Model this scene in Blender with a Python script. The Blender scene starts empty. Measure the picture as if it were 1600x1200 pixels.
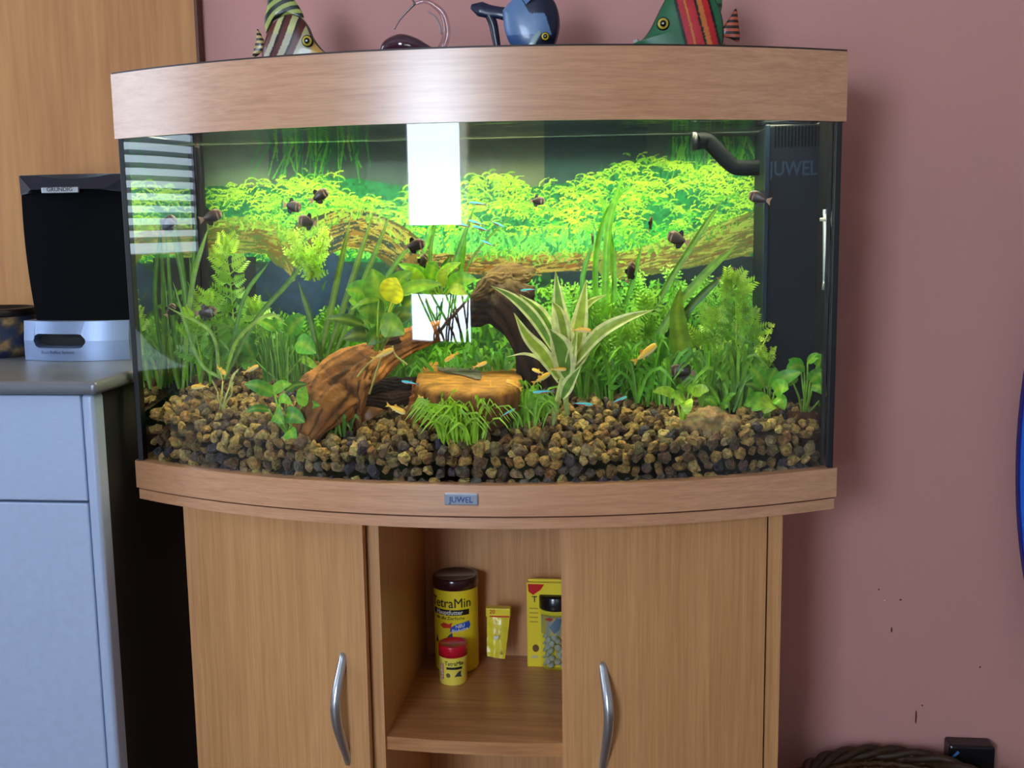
import bpy, bmesh, math, random
import numpy as np
from mathutils import Vector, Matrix

random.seed(7)
rng = np.random.default_rng(7)
scene = bpy.context.scene
COL = scene.collection
PI = math.pi

# ---------------------------------------------------------------- camera
FPX = 1734.087
CP = np.array([0.2161, -1.6902, 1.0849])
YAW, PITCH, ROLL = 0.1166, 0.1445, -0.0145
cy_, sy_, cp_, sp_ = math.cos(YAW), math.sin(YAW), math.cos(PITCH), math.sin(PITCH)
FWD = np.array([-sy_*cp_, cy_*cp_, -sp_])
_r = np.array([cy_, sy_, 0.0])
_u = np.cross(_r, FWD)
RGT = _r*math.cos(ROLL) + _u*math.sin(ROLL)
UPV = np.cross(RGT, FWD)
cam_d = bpy.data.cameras.new('camera')
cam = bpy.data.objects.new('camera', cam_d)
COL.objects.link(cam)
cam_d.sensor_width = 36.0
cam_d.lens = FPX/1600*36.0
cam_d.clip_start = 0.02
m = Matrix.Identity(4)
for i in range(3):
    m[i][0], m[i][1], m[i][2], m[i][3] = RGT[i], UPV[i], -FWD[i], CP[i]
cam.matrix_world = m
scene.camera = cam

# ---------------------------------------------------------------- world, exposure
world = bpy.data.worlds.new('world')
scene.world = world
world.use_nodes = True
world.node_tree.nodes['Background'].inputs[0].default_value = (0.55, 0.72, 1.0, 1)
world.node_tree.nodes['Background'].inputs[1].default_value = 1.0
WIN_BACK = 25.0      # daylight through the glazed door behind the viewer
WIN_LEFT = 6.5       # daylight through the blinds at the left
TUBE = 42.0          # fluorescent tubes under the hood
vs = scene.view_settings
vs.view_transform = 'Standard'
vs.look = 'None'
vs.gamma = 1.0
vs.exposure = 0.34
vs.use_curve_mapping = False
scene.cycles.use_denoising = True
scene.cycles.max_bounces = 8
scene.cycles.diffuse_bounces = 4
scene.cycles.glossy_bounces = 4
scene.cycles.transmission_bounces = 6
scene.cycles.transparent_max_bounces = 16
scene.cycles.sample_clamp_indirect = 6.0


def at(px, py, Y):
    """world point on the plane y = Y that the photograph shows at a pixel"""
    d = FWD + RGT*(px-800)/FPX + UPV*(600-py)/FPX
    return CP + d*((Y-CP[1])/d[1])


def atz(px, py, Z):
    d = FWD + RGT*(px-800)/FPX + UPV*(600-py)/FPX
    return CP + d*((Z-CP[2])/d[2])


def to_px(P):
    d = np.asarray(P, float) - CP
    z = d @ FWD
    return 800+FPX*(d @ RGT)/z, 600-FPX*(d @ UPV)/z


def ppm(Y):           # metres per pixel at depth Y near the middle of the picture
    return (Y-CP[1])/FPX*1.01


def lin(c):
    return tuple(((x/255)/12.92 if x <= 10 else ((x/255+0.055)/1.055)**2.4) for x in c)


def mixc(a, b, t):
    return tuple(a[i]*(1-t)+b[i]*t for i in range(3))


# ---------------------------------------------------------------- materials
_mats = {}


def new_mat(name):
    mt = bpy.data.materials.new(name)
    mt.use_nodes = True
    nt = mt.node_tree
    return mt, nt, nt.nodes, nt.links, nt.nodes['Principled BSDF']


def flat(rgb, rough=0.5, metal=0.0, spec=0.5, coat=0.0):
    key = ('flat', tuple(rgb), rough, metal, spec, coat)
    if key not in _mats:
        mt, nt, N, L, b = new_mat('paint')
        nz = N.new('ShaderNodeTexNoise')
        nz.inputs['Scale'].default_value = 60
        mx = N.new('ShaderNodeMix')
        mx.data_type = 'RGBA'
        c = lin(rgb)
        mx.inputs['A'].default_value = (*[x*0.92 for x in c], 1)
        mx.inputs['B'].default_value = (*[min(1, x*1.08) for x in c], 1)
        L.new(nz.outputs['Fac'], mx.inputs['Factor'])
        L.new(mx.outputs['Result'], b.inputs['Base Color'])
        b.inputs['Roughness'].default_value = rough
        b.inputs['Metallic'].default_value = metal
        b.inputs['Specular IOR Level'].default_value = spec
        b.inputs['Coat Weight'].default_value = coat
        _mats[key] = mt
    return _mats[key]


def vcol(name, rough=0.5, spec=0.5, noise=0.25, nscale=80, bump=0.0, bscale=200, transl=0.0, metal=0.0, coat=0.0, stretch=None, pos=False, bdist=0.004):
    key = ('vcol', name)
    if key not in _mats:
        mt, nt, N, L, b = new_mat(name)
        a = N.new('ShaderNodeAttribute')
        a.attribute_name = 'Col'
        tc = N.new('ShaderNodeTexCoord')
        src = tc.outputs['Object']
        if pos:
            src = N.new('ShaderNodeNewGeometry').outputs['Position']
        if stretch:
            mp = N.new('ShaderNodeMapping')
            mp.inputs['Scale'].default_value = stretch
            L.new(src, mp.inputs['Vector'])
            src = mp.outputs['Vector']
        nz = N.new('ShaderNodeTexNoise')
        nz.inputs['Scale'].default_value = nscale
        nz.inputs['Detail'].default_value = 4
        L.new(src, nz.inputs['Vector'])
        mr = N.new('ShaderNodeMapRange')
        mr.inputs['From Min'].default_value = 0.3
        mr.inputs['From Max'].default_value = 0.7
        mr.inputs['To Min'].default_value = 1-noise
        mr.inputs['To Max'].default_value = 1+noise
        L.new(nz.outputs['Fac'], mr.inputs['Value'])
        mu = N.new('ShaderNodeVectorMath')
        mu.operation = 'SCALE'
        L.new(a.outputs['Color'], mu.inputs[0])
        L.new(mr.outputs['Result'], mu.inputs['Scale'])
        L.new(mu.outputs['Vector'], b.inputs['Base Color'])
        b.inputs['Roughness'].default_value = rough
        b.inputs['Metallic'].default_value = metal
        b.inputs['Specular IOR Level'].default_value = spec
        b.inputs['Coat Weight'].default_value = coat
        if bump:
            nb = N.new('ShaderNodeTexNoise')
            nb.inputs['Scale'].default_value = bscale
            nb.inputs['Detail'].default_value = 3
            L.new(src, nb.inputs['Vector'])
            bp = N.new('ShaderNodeBump')
            bp.inputs['Strength'].default_value = bump
            bp.inputs['Distance'].default_value = bdist
            L.new(nb.outputs['Fac'], bp.inputs['Height'])
            L.new(bp.outputs['Normal'], b.inputs['Normal'])
        if transl:
            tr = N.new('ShaderNodeBsdfTranslucent')
            L.new(mu.outputs['Vector'], tr.inputs['Color'])
            ms = N.new('ShaderNodeMixShader')
            ms.inputs['Fac'].default_value = transl
            out = N['Material Output']
            L.new(b.outputs['BSDF'], ms.inputs[1])
            L.new(tr.outputs['BSDF'], ms.inputs[2])
            L.new(ms.outputs['Shader'], out.inputs['Surface'])
        _mats[key] = mt
    return _mats[key]


def wood(name, dark, light, scale, rough=0.42, coat=0.0, coatr=0.2):
    mt, nt, N, L, b = new_mat(name)
    tc = N.new('ShaderNodeTexCoord')
    mp = N.new('ShaderNodeMapping')
    mp.inputs['Scale'].default_value = scale
    L.new(tc.outputs['Object'], mp.inputs['Vector'])
    n1 = N.new('ShaderNodeTexNoise')
    n1.inputs['Scale'].default_value = 1.0
    n1.inputs['Detail'].default_value = 6
    n1.inputs['Roughness'].default_value = 0.65
    n1.inputs['Distortion'].default_value = 0.6
    L.new(mp.outputs['Vector'], n1.inputs['Vector'])
    mp2 = N.new('ShaderNodeMapping')
    mp2.inputs['Scale'].default_value = tuple(s*4.3 for s in scale)
    L.new(tc.outputs['Object'], mp2.inputs['Vector'])
    n2 = N.new('ShaderNodeTexNoise')
    n2.inputs['Scale'].default_value = 1.0
    n2.inputs['Detail'].default_value = 3
    L.new(mp2.outputs['Vector'], n2.inputs['Vector'])
    ad = N.new('ShaderNodeMath')
    ad.operation = 'MULTIPLY_ADD'
    ad.inputs[1].default_value = 0.6
    L.new(n2.outputs['Fac'], ad.inputs[0])
    L.new(n1.outputs['Fac'], ad.inputs[2])
    cr = N.new('ShaderNodeValToRGB')
    cr.color_ramp.elements[0].position = 0.55
    cr.color_ramp.elements[0].color = (*lin(dark), 1)
    cr.color_ramp.elements[1].position = 1.05
    cr.color_ramp.elements[1].color = (*lin(light), 1)
    L.new(ad.outputs['Value'], cr.inputs['Fac'])
    L.new(cr.outputs['Color'], b.inputs['Base Color'])
    bp = N.new('ShaderNodeBump')
    bp.inputs['Strength'].default_value = 0.06
    bp.inputs['Distance'].default_value = 0.002
    L.new(n2.outputs['Fac'], bp.inputs['Height'])
    L.new(bp.outputs['Normal'], b.inputs['Normal'])
    b.inputs['Roughness'].default_value = rough
    b.inputs['Coat Weight'].default_value = coat
    b.inputs['Coat Roughness'].default_value = coatr
    b.inputs['Coat IOR'].default_value = 1.8 if coat > .5 else 1.5
    return mt


def fresnel_sheet(name, ior, rough=0.0, tint=(1, 1, 1), wave=0.0, pane=True):
    """clear sheet: what is not mirrored at the surface passes straight through"""
    mt, nt, N, L, b = new_mat(name)
    N.remove(b)
    fr = N.new('ShaderNodeFresnel')
    fr.inputs['IOR'].default_value = ior
    if pane:                     # thin pane: rays are not bent, so both sides mirror alike
        ge = N.new('ShaderNodeNewGeometry')
        mr = N.new('ShaderNodeMapRange')
        mr.inputs['To Min'].default_value = ior
        mr.inputs['To Max'].default_value = 1/ior
        L.new(ge.outputs['Backfacing'], mr.inputs['Value'])
        L.new(mr.outputs['Result'], fr.inputs['IOR'])
    tp = N.new('ShaderNodeBsdfTransparent')
    tp.inputs['Color'].default_value = (*tint, 1)
    gl = N.new('ShaderNodeBsdfGlossy')
    gl.inputs['Roughness'].default_value = rough
    ms = N.new('ShaderNodeMixShader')
    L.new(fr.outputs['Fac'], ms.inputs['Fac'])
    L.new(tp.outputs['BSDF'], ms.inputs[1])
    L.new(gl.outputs['BSDF'], ms.inputs[2])
    L.new(ms.outputs['Shader'], N['Material Output'].inputs['Surface'])
    if wave:
        tc = N.new('ShaderNodeTexCoord')
        mp = N.new('ShaderNodeMapping')
        mp.inputs['Scale'].default_value = (9, 30, 1)
        L.new(tc.outputs['Object'], mp.inputs['Vector'])
        nz = N.new('ShaderNodeTexNoise')
        nz.inputs['Scale'].default_value = 1.5
        L.new(mp.outputs['Vector'], nz.inputs['Vector'])
        bp = N.new('ShaderNodeBump')
        bp.inputs['Strength'].default_value = wave
        bp.inputs['Distance'].default_value = 0.01
        L.new(nz.outputs['Fac'], bp.inputs['Height'])
        L.new(bp.outputs['Normal'], gl.inputs['Normal'])
    return mt


def emit(name, rgb, s, noise=None):
    mt, nt, N, L, b = new_mat(name)
    N.remove(b)
    e = N.new('ShaderNodeEmission')
    e.inputs['Color'].default_value = (*rgb, 1)
    e.inputs['Strength'].default_value = s
    L.new(e.outputs['Emission'], N['Material Output'].inputs['Surface'])
    return mt


WOOD_H = wood('beech_laminate_across', (196, 134, 94), (222, 164, 122), (5, 40, 150), 0.38, 0.9, 0.30)
WOOD_V = wood('beech_laminate_upright', (192, 134, 82), (216, 160, 106), (120, 120, 3), 0.42, 0.25, 0.3)
WOOD_IN = wood('beech_laminate_inner', (166, 106, 64), (204, 144, 92), (3, 60, 60), 0.35, 0.3, 0.25)
WOOD_L = wood('pale_beech_veneer', (176, 112, 62), (206, 144, 84), (22, 22, 1.2), 0.6)
M_EDGE = flat((96, 48, 26), 0.5)
M_BLACK = flat((9, 9, 12), 0.35)
M_SEAL = flat((7, 8, 11), 0.4)
M_GLASS = fresnel_sheet('tank_glass', 1.6)
M_WET = fresnel_sheet('wet_glass_face', 1.06)
M_SIDE = fresnel_sheet('tank_side_glass', 1.33, pane=False)
M_WATER = fresnel_sheet('water_surface', 1.18, 0.03, (1, 1, 1), 0.22, False)
M_LEAF = vcol('leaf_tissue', 0.42, 0.45, 0.28, 90, transl=0.14)
M_FISH = vcol('fish_skin', 0.35, 0.5, 0.1, 120)
M_STONE = vcol('lava_stone', 0.9, 0.2, 0.55, 220, bump=1.0, bscale=420, pos=True, bdist=0.003)
M_DRIFT = vcol('bog_wood', 0.75, 0.25, 0.5, 60, bump=0.8, bscale=110, stretch=(.8, 1, .8))
M_PRINT = vcol('printed_sheet', 0.55, 0.3, 0.05, 50)
M_PAINT = vcol('painted_wood', 0.35, 0.5, 0.12, 60, coat=0.2)


# ---------------------------------------------------------------- mesh helpers
class MB:
    def __init__(s):
        s.v, s.f, s.c = [], [], []

    def add(s, vs, fs, col=(1, 1, 1)):
        o = len(s.v)
        s.v.extend([tuple(map(float, p)) for p in vs])
        if isinstance(col, list):
            s.c.extend(col)
        else:
            s.c.extend([col]*len(vs))
        s.f.extend([tuple(o+i for i in f) for f in fs])
        return s

    def mesh(s, name, smooth=True):
        me = bpy.data.meshes.new(name)
        me.from_pydata(s.v, [], s.f)
        a = me.color_attributes.new('Col', 'FLOAT_COLOR', 'POINT')
        arr = np.ones((len(s.v), 4), np.float32)
        if s.c:
            arr[:, :3] = np.array(s.c, np.float32)
        a.data.foreach_set('color', arr.ravel())
        if smooth:
            me.polygons.foreach_set('use_smooth', [True]*len(me.polygons))
        me.update()
        return me

    def build(s, name, mat, parent=None, smooth=True):
        return link(name, s.mesh(name, smooth), mat, parent)


def link(name, me, mat=None, parent=None):
    o = bpy.data.objects.new(name, me)
    COL.objects.link(o)
    if mat is not None and not me.materials:
        me.materials.append(mat)
    if parent is not None:
        o.parent = parent
        o.matrix_parent_inverse = Matrix.Translation(parent.location).inverted() if parent.type == 'EMPTY' else Matrix.Identity(4)
    return o


def tag(o, label, cat, group=None, kind=None):
    o['label'] = label
    if cat:
        o['category'] = cat
    if group:
        o['group'] = group
    if kind:
        o['kind'] = kind
    return o


def thing(name, label, cat, loc=(0, 0, 0), group=None):
    o = bpy.data.objects.new(name, None)
    COL.objects.link(o)
    o.location = tuple(map(float, loc))
    o.empty_display_size = 0.02
    return tag(o, label, cat, group)


def copy_tree(o, parent=None):
    c = o.copy()
    COL.objects.link(c)
    if parent is not None:
        c.parent = parent
    for ch in list(o.children):
        copy_tree(ch, c)
    return c


def box_mesh(name, x0, x1, y0, y1, z0, z1, bev=0.0, seg=2):
    bm = bmesh.new()
    bmesh.ops.create_cube(bm, size=1)
    for v in bm.verts:
        v.co = Vector(((x0+x1)/2+v.co.x*(x1-x0), (y0+y1)/2+v.co.y*(y1-y0), (z0+z1)/2+v.co.z*(z1-z0)))
    if bev:
        bmesh.ops.bevel(bm, geom=list(bm.edges), offset=bev, segments=seg, affect='EDGES', profile=0.5)
    me = bpy.data.meshes.new(name)
    bm.to_mesh(me)
    bm.free()
    return me


def box(name, mat, parent, x0, x1, y0, y1, z0, z1, bev=0.0, seg=2):
    return link(name, box_mesh(name, x0, x1, y0, y1, z0, z1, bev, seg), mat, parent)


def unit(v):
    v = np.asarray(v, float)
    n = np.linalg.norm(v)
    return v/n if n > 1e-12 else v


def spline(pts, n):
    """smooth curve through the points"""
    P = [np.asarray(p, float) for p in pts]
    if len(P) == 2:
        return np.array([P[0]*(1-t)+P[1]*t for t in np.linspace(0, 1, n)])
    Q = [2*P[0]-P[1]]+P+[2*P[-1]-P[-2]]
    out = []
    for t in np.linspace(0, len(P)-1-1e-9, n):
        i = int(t)
        u = t-i
        a, b, c, d = Q[i], Q[i+1], Q[i+2], Q[i+3]
        out.append(0.5*((2*b)+(c-a)*u+(2*a-5*b+4*c-d)*u*u+(3*b-a-3*c+d)*u**3))
    return np.array(out)


def tube(mb, pts, radii, n=8, col=(1, 1, 1), samples=None, flatten=None, jit=0.0, cap=True, ridge=0.0, ridges=9):
    pts = spline(pts, samples or len(pts)*4)
    k = len(pts)
    if np.isscalar(radii):
        radii = [radii]
    rad = np.interp(np.linspace(0, 1, k), np.linspace(0, 1, len(radii)), radii)
    T = np.gradient(pts, axis=0)
    ref = np.array([0, -1, 0.15])
    vs_, cs = [], []
    for i in range(k):
        t = unit(T[i])
        a = np.cross(t, ref)
        if np.linalg.norm(a) < 1e-3:
            a = np.cross(t, [1, 0, 0])
        a = unit(a)
        b = np.cross(a, t)
        for j in range(n):
            th = 2*PI*j/n
            r = rad[i]*(1+jit*(random.random()-0.5)*2)
            if ridge:
                r *= 1+ridge*(abs(math.sin(th*ridges/2+i*.05+1.3*math.sin(i*.21)))-.6)+ridge*.7*math.sin(i*.37+th*2)*math.sin(th+i*.11)
            f = flatten if flatten else 1.0
            vs_.append(pts[i]+a*math.cos(th)*r+b*math.sin(th)*r*f)
            cs.append(col(i/(k-1), th) if callable(col) else col)
    fs = [(i*n+j, i*n+(j+1) % n, (i+1)*n+(j+1) % n, (i+1)*n+j) for i in range(k-1) for j in range(n)]
    if cap:
        vs_ += [pts[0], pts[-1]]
        c0, c1 = k*n, k*n+1
        cs += [cs[0], cs[(k-1)*n]]
        fs += [(c0, (j+1) % n, j) for j in range(n)]
        fs += [(c1, (k-1)*n+j, (k-1)*n+(j+1) % n) for j in range(n)]
    mb.add(vs_, fs, cs)
    return mb


def lathe(mb, prof, c=(0, 0, 0), n=40, col=(1, 1, 1), a0=0, a1=2*PI):
    vs_, fs, cs = [], [], []
    k = len(prof)
    for i, (r, z) in enumerate(prof):
        for j in range(n):
            th = 2*PI*j/n
            vs_.append((c[0]+r*math.cos(th), c[1]+r*math.sin(th), c[2]+z))
            cs.append(col[i] if isinstance(col, list) else (col(th, z) if callable(col) else col))
    for i in range(k-1):
        for j in range(n):
            fs.append((i*n+j, i*n+(j+1) % n, (i+1)*n+(j+1) % n, (i+1)*n+j))
    mb.add(vs_, fs, cs)
    return mb


def text_mesh(s, size, extr=0.0002, bold=False, align='CENTER', shear=0.0, xs=1.0):
    cu = bpy.data.curves.new('lettering', 'FONT')
    cu.body = s
    cu.size = size
    cu.align_x = align
    cu.align_y = 'CENTER'
    cu.extrude = extr
    cu.resolution_u = 3
    cu.shear = shear
    if bold:
        cu.offset = size*0.012
    o = bpy.data.objects.new('lettering', cu)
    COL.objects.link(o)
    dg = bpy.context.evaluated_depsgraph_get()
    me = bpy.data.meshes.new_from_object(o.evaluated_get(dg))
    bpy.data.objects.remove(o)
    for v in me.vertices:
        v.co.x *= xs
    return me


def facing_text(name, s, size, mat, parent, pos, bold=False, shear=0.0, xs=1.0, rotz=0.0, tilt=0.0):
    """lettering that stands upright and faces the room (-y)"""
    me = text_mesh(s, size, bold=bold, shear=shear, xs=xs)
    M = Matrix.Translation(Vector(pos)) @ Matrix.Rotation(rotz, 4, 'Z') @ Matrix.Rotation(PI/2, 4, 'X') @ Matrix.Rotation(tilt, 4, 'Z')
    me.transform(M)
    me.name = name
    return link(name, me, mat, parent)


def wrap_mesh(me, c, r, ang0, z0):
    """bend a flat mesh (x along the girth, y up, z outwards) on to a standing cylinder; ang0 = where x = 0 lies"""
    for v in me.vertices:
        a = ang0+v.co.x/r
        rr = r+v.co.z
        z = z0+v.co.y
        v.co = Vector((c[0]+rr*math.cos(a), c[1]+rr*math.sin(a), c[2]+z))
    return me


def wrap_text(name, s, size, mat, parent, c, r, ang0, z0, bold=False, shear=0.0, xs=1.0, slope=0.0):
    me = text_mesh(s, size, 0.0003, bold, 'CENTER', shear, xs)
    for v in me.vertices:
        v.co.y += v.co.x*slope
    return link(name, wrap_mesh(me, c, r+0.0003, ang0, z0), mat, parent)


def wrap_poly(name, pts, mat, parent, c, r, ang0, z0, off=0.0003):
    """flat printed shape on a cylinder"""
    bm = bmesh.new()
    vv = [bm.verts.new((p[0], p[1], off)) for p in pts]
    bm.faces.new(vv)
    bmesh.ops.triangulate(bm, faces=list(bm.faces))
    for _ in range(4):
        bmesh.ops.subdivide_edges(bm, edges=list(bm.edges), cuts=1, use_grid_fill=True)
    me = bpy.data.meshes.new(name)
    bm.to_mesh(me)
    bm.free()
    return link(name, wrap_mesh(me, c, r, ang0, z0), mat, parent)


# ---------------------------------------------------------------- measures
DS, DC = 0.2931, 0.4148
ZT, ZB, Z1, Z2, Z3 = 1.28, 1.1988, 0.7751, 0.7379, 0.7218
WH, WT, WG, WC = 0.46, 0.4607, 0.4556, 0.3951
YB = -0.03            # back of the tank
YP = -0.0375          # background poster
ZW = 1.2085           # water level


def arc(x, w, ds=DS, dc=DC):
    h = dc-ds
    R = (w*w+h*h)/(2*h)
    return -(ds+math.sqrt(max(0, R*R-x*x))-(R-h))


def bow_path(w, ds, dc, yb, inset=0.0, n=40):
    p = [(-w+inset, yb-inset)]
    for x in np.linspace(-w+inset, w-inset, n):
        p.append((x, arc(x, w, ds, dc)+inset))
    p.append((w-inset, yb-inset))
    return p


def bow_ring(w, ds, dc, yb, t, z0, z1, n=40):
    mb = MB()
    o, i = bow_path(w, ds, dc, yb, 0, n), bow_path(w, ds, dc, yb, t, n)
    k = len(o)
    vs_ = [(x, y, z0) for x, y in o]+[(x, y, z1) for x, y in o]+[(x, y, z0) for x, y in i]+[(x, y, z1) for x, y in i]
    fs = []
    for a in range(k):
        b = (a+1) % k
        fs += [(a, b, k+b, k+a), (2*k+b, 2*k+a, 3*k+a, 3*k+b), (k+a, k+b, 3*k+b, 3*k+a), (b, a, 2*k+a, 2*k+b)]
    return mb.add(vs_, fs)


def bow_slab(w, ds, dc, yb, z0, z1, n=40):
    mb = MB()
    o = bow_path(w, ds, dc, yb, 0, n)
    k = len(o)
    vs_ = [(x, y, z0) for x, y in o]+[(x, y, z1) for x, y in o]
    fs = [(a, (a+1) % k, k+(a+1) % k, k+a) for a in range(k)]+[tuple(range(k))[::-1], tuple(range(k, 2*k))]
    return mb.add(vs_, fs)


def ground(x, y):
    """height of the gravel"""
    return 0.806+(y+0.41)*0.19+0.012*math.exp(-((x+0.42)/0.12)**2)*(1 if y > -0.3 else 0.4)+0.004*math.sin(x*21+1)+0.003*math.sin(x*47+y*30)


def on_ground(px, py):
    lo, hi = -0.40, -0.055
    for _ in range(40):
        mid = (lo+hi)/2
        p = at(px, py, mid)
        if p[2] > ground(p[0], p[1]):
            lo = mid
        else:
            hi = mid
    return at(px, py, (lo+hi)/2)

# ================================================================ the room
RX0, RX1, RY0, RZ1 = -2.2, 1.9, -3.2, 2.5


def wall_mat(name, rgb, var=0.06):
    mt, nt, N, L, b = new_mat(name)
    tc = N.new('ShaderNodeTexCoord')
    n1 = N.new('ShaderNodeTexNoise')
    n1.inputs['Scale'].default_value = 3
    n1.inputs['Detail'].default_value = 5
    L.new(tc.outputs['Object'], n1.inputs['Vector'])
    mx = N.new('ShaderNodeMix')
    mx.data_type = 'RGBA'
    c = lin(rgb)
    mx.inputs['A'].default_value = (*[x*(1-var) for x in c], 1)
    mx.inputs['B'].default_value = (*[min(1, x*(1+var)) for x in c], 1)
    L.new(n1.outputs['Fac'], mx.inputs['Factor'])
    L.new(mx.outputs['Result'], b.inputs['Base Color'])
    n2 = N.new('ShaderNodeTexNoise')
    n2.inputs['Scale'].default_value = 260
    L.new(tc.outputs['Object'], n2.inputs['Vector'])
    bp = N.new('ShaderNodeBump')
    bp.inputs['Strength'].default_value = 0.12
    bp.inputs['Distance'].default_value = 0.002
    L.new(n2.outputs['Fac'], bp.inputs['Height'])
    L.new(bp.outputs['Normal'], b.inputs['Normal'])
    b.inputs['Roughness'].default_value = 0.85
    return mt


M_WALL = wall_mat('salmon_wall_paint', (214, 154, 147))
M_WHITE = wall_mat('white_plaster', (228, 224, 216))


def struct(o, label):
    o['kind'] = 'structure'
    o['label'] = label
    return o


T = 0.12
wall_back = struct(box('wall_back', M_WALL, None, RX0-T, RX1+T, 0.0, T, 0, RZ1), 'salmon painted wall behind the aquarium')
struct(box('wall_right', M_WHITE, None, RX1, RX1+T, RY0, 0.0, 0, RZ1), 'white side wall to the right of the room')
struct(box('ceiling', M_WHITE, None, RX0-T, RX1+T, RY0-T, T, RZ1, RZ1+0.1), 'white ceiling of the room')
fl = struct(box('floor', wood('dark_parquet', (70, 44, 26), (112, 74, 44), (2, 18, 2), 0.4), None, RX0-T, RX1+T, RY0-T, T, -0.1, 0.0), 'brown wooden floor')


def wall_with_hole(name, axis, p0, p1, a0, a1, h0, h1, z0, z1, label):
    """wall slab from a0 to a1 with one opening h0..h1 by z0..z1"""
    mb = MB()

    def bx(u0, u1, w0, w1):
        if axis == 'y':
            c = [(u, v, w) for w in (w0, w1) for v in (p0, p1) for u in (u0, u1)]
        else:
            c = [(v, u, w) for w in (w0, w1) for v in (p0, p1) for u in (u0, u1)]
        mb.add(c, [(0, 2, 3, 1), (4, 5, 7, 6), (0, 1, 5, 4), (2, 6, 7, 3), (0, 4, 6, 2), (1, 3, 7, 5)])
    bx(a0, h0, 0, RZ1)
    bx(h1, a1, 0, RZ1)
    bx(h0, h1, 0, z0)
    bx(h0, h1, z1, RZ1)
    return struct(mb.build(name, M_WHITE, None, False), label)


# glazed garden door behind the viewer (mirrored in the bowed front glass)
DX0, DX1 = -1.04, -0.25
wall_with_hole('wall_front', 'y', RY0-T, RY0, RX0-T, RX1+T, DX0, DX1, 0.02, 2.25, 'white wall behind the viewer with a garden door')
M_FRAME = flat((225, 226, 228), 0.4)
M_DAY = emit('bright_overcast_day', (0.66, 0.81, 1.0), WIN_BACK)
d1 = struct(box('door_1', M_FRAME, None, DX0, DX0+0.05, RY0-0.09, RY0-0.02, 0.02, 2.25, 0.004), 'white framed garden door with two panes behind the viewer')
box('frame_stile', M_FRAME, d1, DX1-0.05, DX1, RY0-0.09, RY0-0.02, 0.02, 2.25, 0.004)
box('top_rail', M_FRAME, d1, DX0+0.05, DX1-0.05, RY0-0.09, RY0-0.02, 1.74, 2.25, 0.004)  # unseen rail made deep to shrink the upper pane and limit daylight
box('middle_panel', flat((60, 66, 74), 0.5), d1, DX0+0.05, DX1-0.05, RY0-0.085, RY0-0.03, 0.82, 1.08, 0.004)
box('kick_panel', flat((120, 120, 124), 0.5), d1, DX0+0.05, DX1-0.05, RY0-0.085, RY0-0.03, 0.02, 0.64, 0.004)
box('pane', M_DAY, d1, DX0+0.05, DX1-0.05, RY0-0.075, RY0-0.07, 0.64, 0.82)
box('pane', M_DAY, d1, DX0+0.05, DX1-0.05, RY0-0.075, RY0-0.07, 1.08, 1.74)
# cream curtain at the right third of the door
cm = MB()
n = 30
for i in range(n):
    x = -0.38+0.14*i/(n-1)
    y = RY0-0.004+0.009*math.sin(i*1.3)
    cm.v += [(x, y, 1.0), (x, y, 2.3)]
    cm.c += [lin((235, 222, 190))]*2
    if i:
        cm.f.append((2*i-2, 2*i, 2*i+1, 2*i-1))
tag(cm.build('curtain', vcol('curtain_cloth', 0.9, 0.1, 0.05, 40, transl=0.92)), 'cream curtain hanging beside the garden door behind the viewer', 'curtain')

# window with blinds in the left wall (mirrored in the left of the front glass)
BY0, BY1, BZ0, BZ1 = -1.28, -0.30, 1.00, 2.1
wall_with_hole('wall_left', 'x', RX0-T, RX0, RY0, 0.0, BY0, BY1, BZ0, BZ1, 'white left wall with a window')
w2 = struct(box('window_2', M_FRAME, None, RX0-0.10, RX0-0.03, BY0, BY0+0.05, BZ0, BZ1, 0.003), 'white framed window with blinds in the left wall')
box('frame_stile', M_FRAME, w2, RX0-0.10, RX0-0.03, BY1-0.05, BY1, BZ0, BZ1, 0.003)
box('top_rail', M_FRAME, w2, RX0-0.10, RX0-0.03, BY0+0.05, BY1-0.05, BZ1-0.05, BZ1, 0.003)
box('window_sill', M_FRAME, w2, RX0-0.10, RX0+0.06, BY0, BY1, BZ0-0.025, BZ0+0.012, 0.003)
box('pane', emit('bright_day_left', (0.66, 0.82, 1.0), WIN_LEFT), w2, RX0-0.085, RX0-0.08, BY0+0.05, BY1-0.05, BZ0+0.012, BZ1-0.05)
bl = thing('venetian_blind', 'pale horizontal blind hanging in front of the left window', 'blind', (RX0-0.02, -0.8, BZ0))
slat = box_mesh('slat', -0.016, 0.016, BY0+0.03, BY1-0.03, -0.0008, 0.0008)
slat.transform(Matrix.Rotation(math.radians(28), 4, 'Y'))
for i in range(29):
    o = link('slat', slat, flat((150, 160, 176), 0.5), bl)
    o.location = (RX0-0.022, 0, BZ0+0.05+i*0.035)
box('head_rail', M_FRAME, bl, RX0-0.035, RX0-0.005, BY0+0.02, BY1-0.02, BZ1-0.03, BZ1, 0.002)

# house plant by the garden door
hp = thing('house_plant', 'leggy house plant in a pot by the garden door behind the viewer', 'plant', (-0.5, RY0+0.25, 0))
mb = MB()
lathe(mb, [(0.0, 0.0), (0.10, 0.0), (0.14, 0.26), (0.13, 0.26), (0.0, 0.24)], (-0.48, RY0+0.25, 0), 24, lin((110, 60, 40)))
mb.build('pot', vcol('terracotta', 0.8), hp)
for i in range(15):
    mb = MB()
    a = random.uniform(-0.22, 0.2)
    e_ = random.uniform(-0.34, 0.24)
    tube(mb, [(-0.48, RY0+0.25, 0.22), (-0.48+a, RY0+0.24, 0.62), (-0.48+e_, RY0+0.22+0.05*random.random(), random.uniform(0.8, 1.05))], [0.013, 0.006], 6, lin((14, 20, 12)))
    mb.build('stem', M_LEAF, hp)

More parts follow.
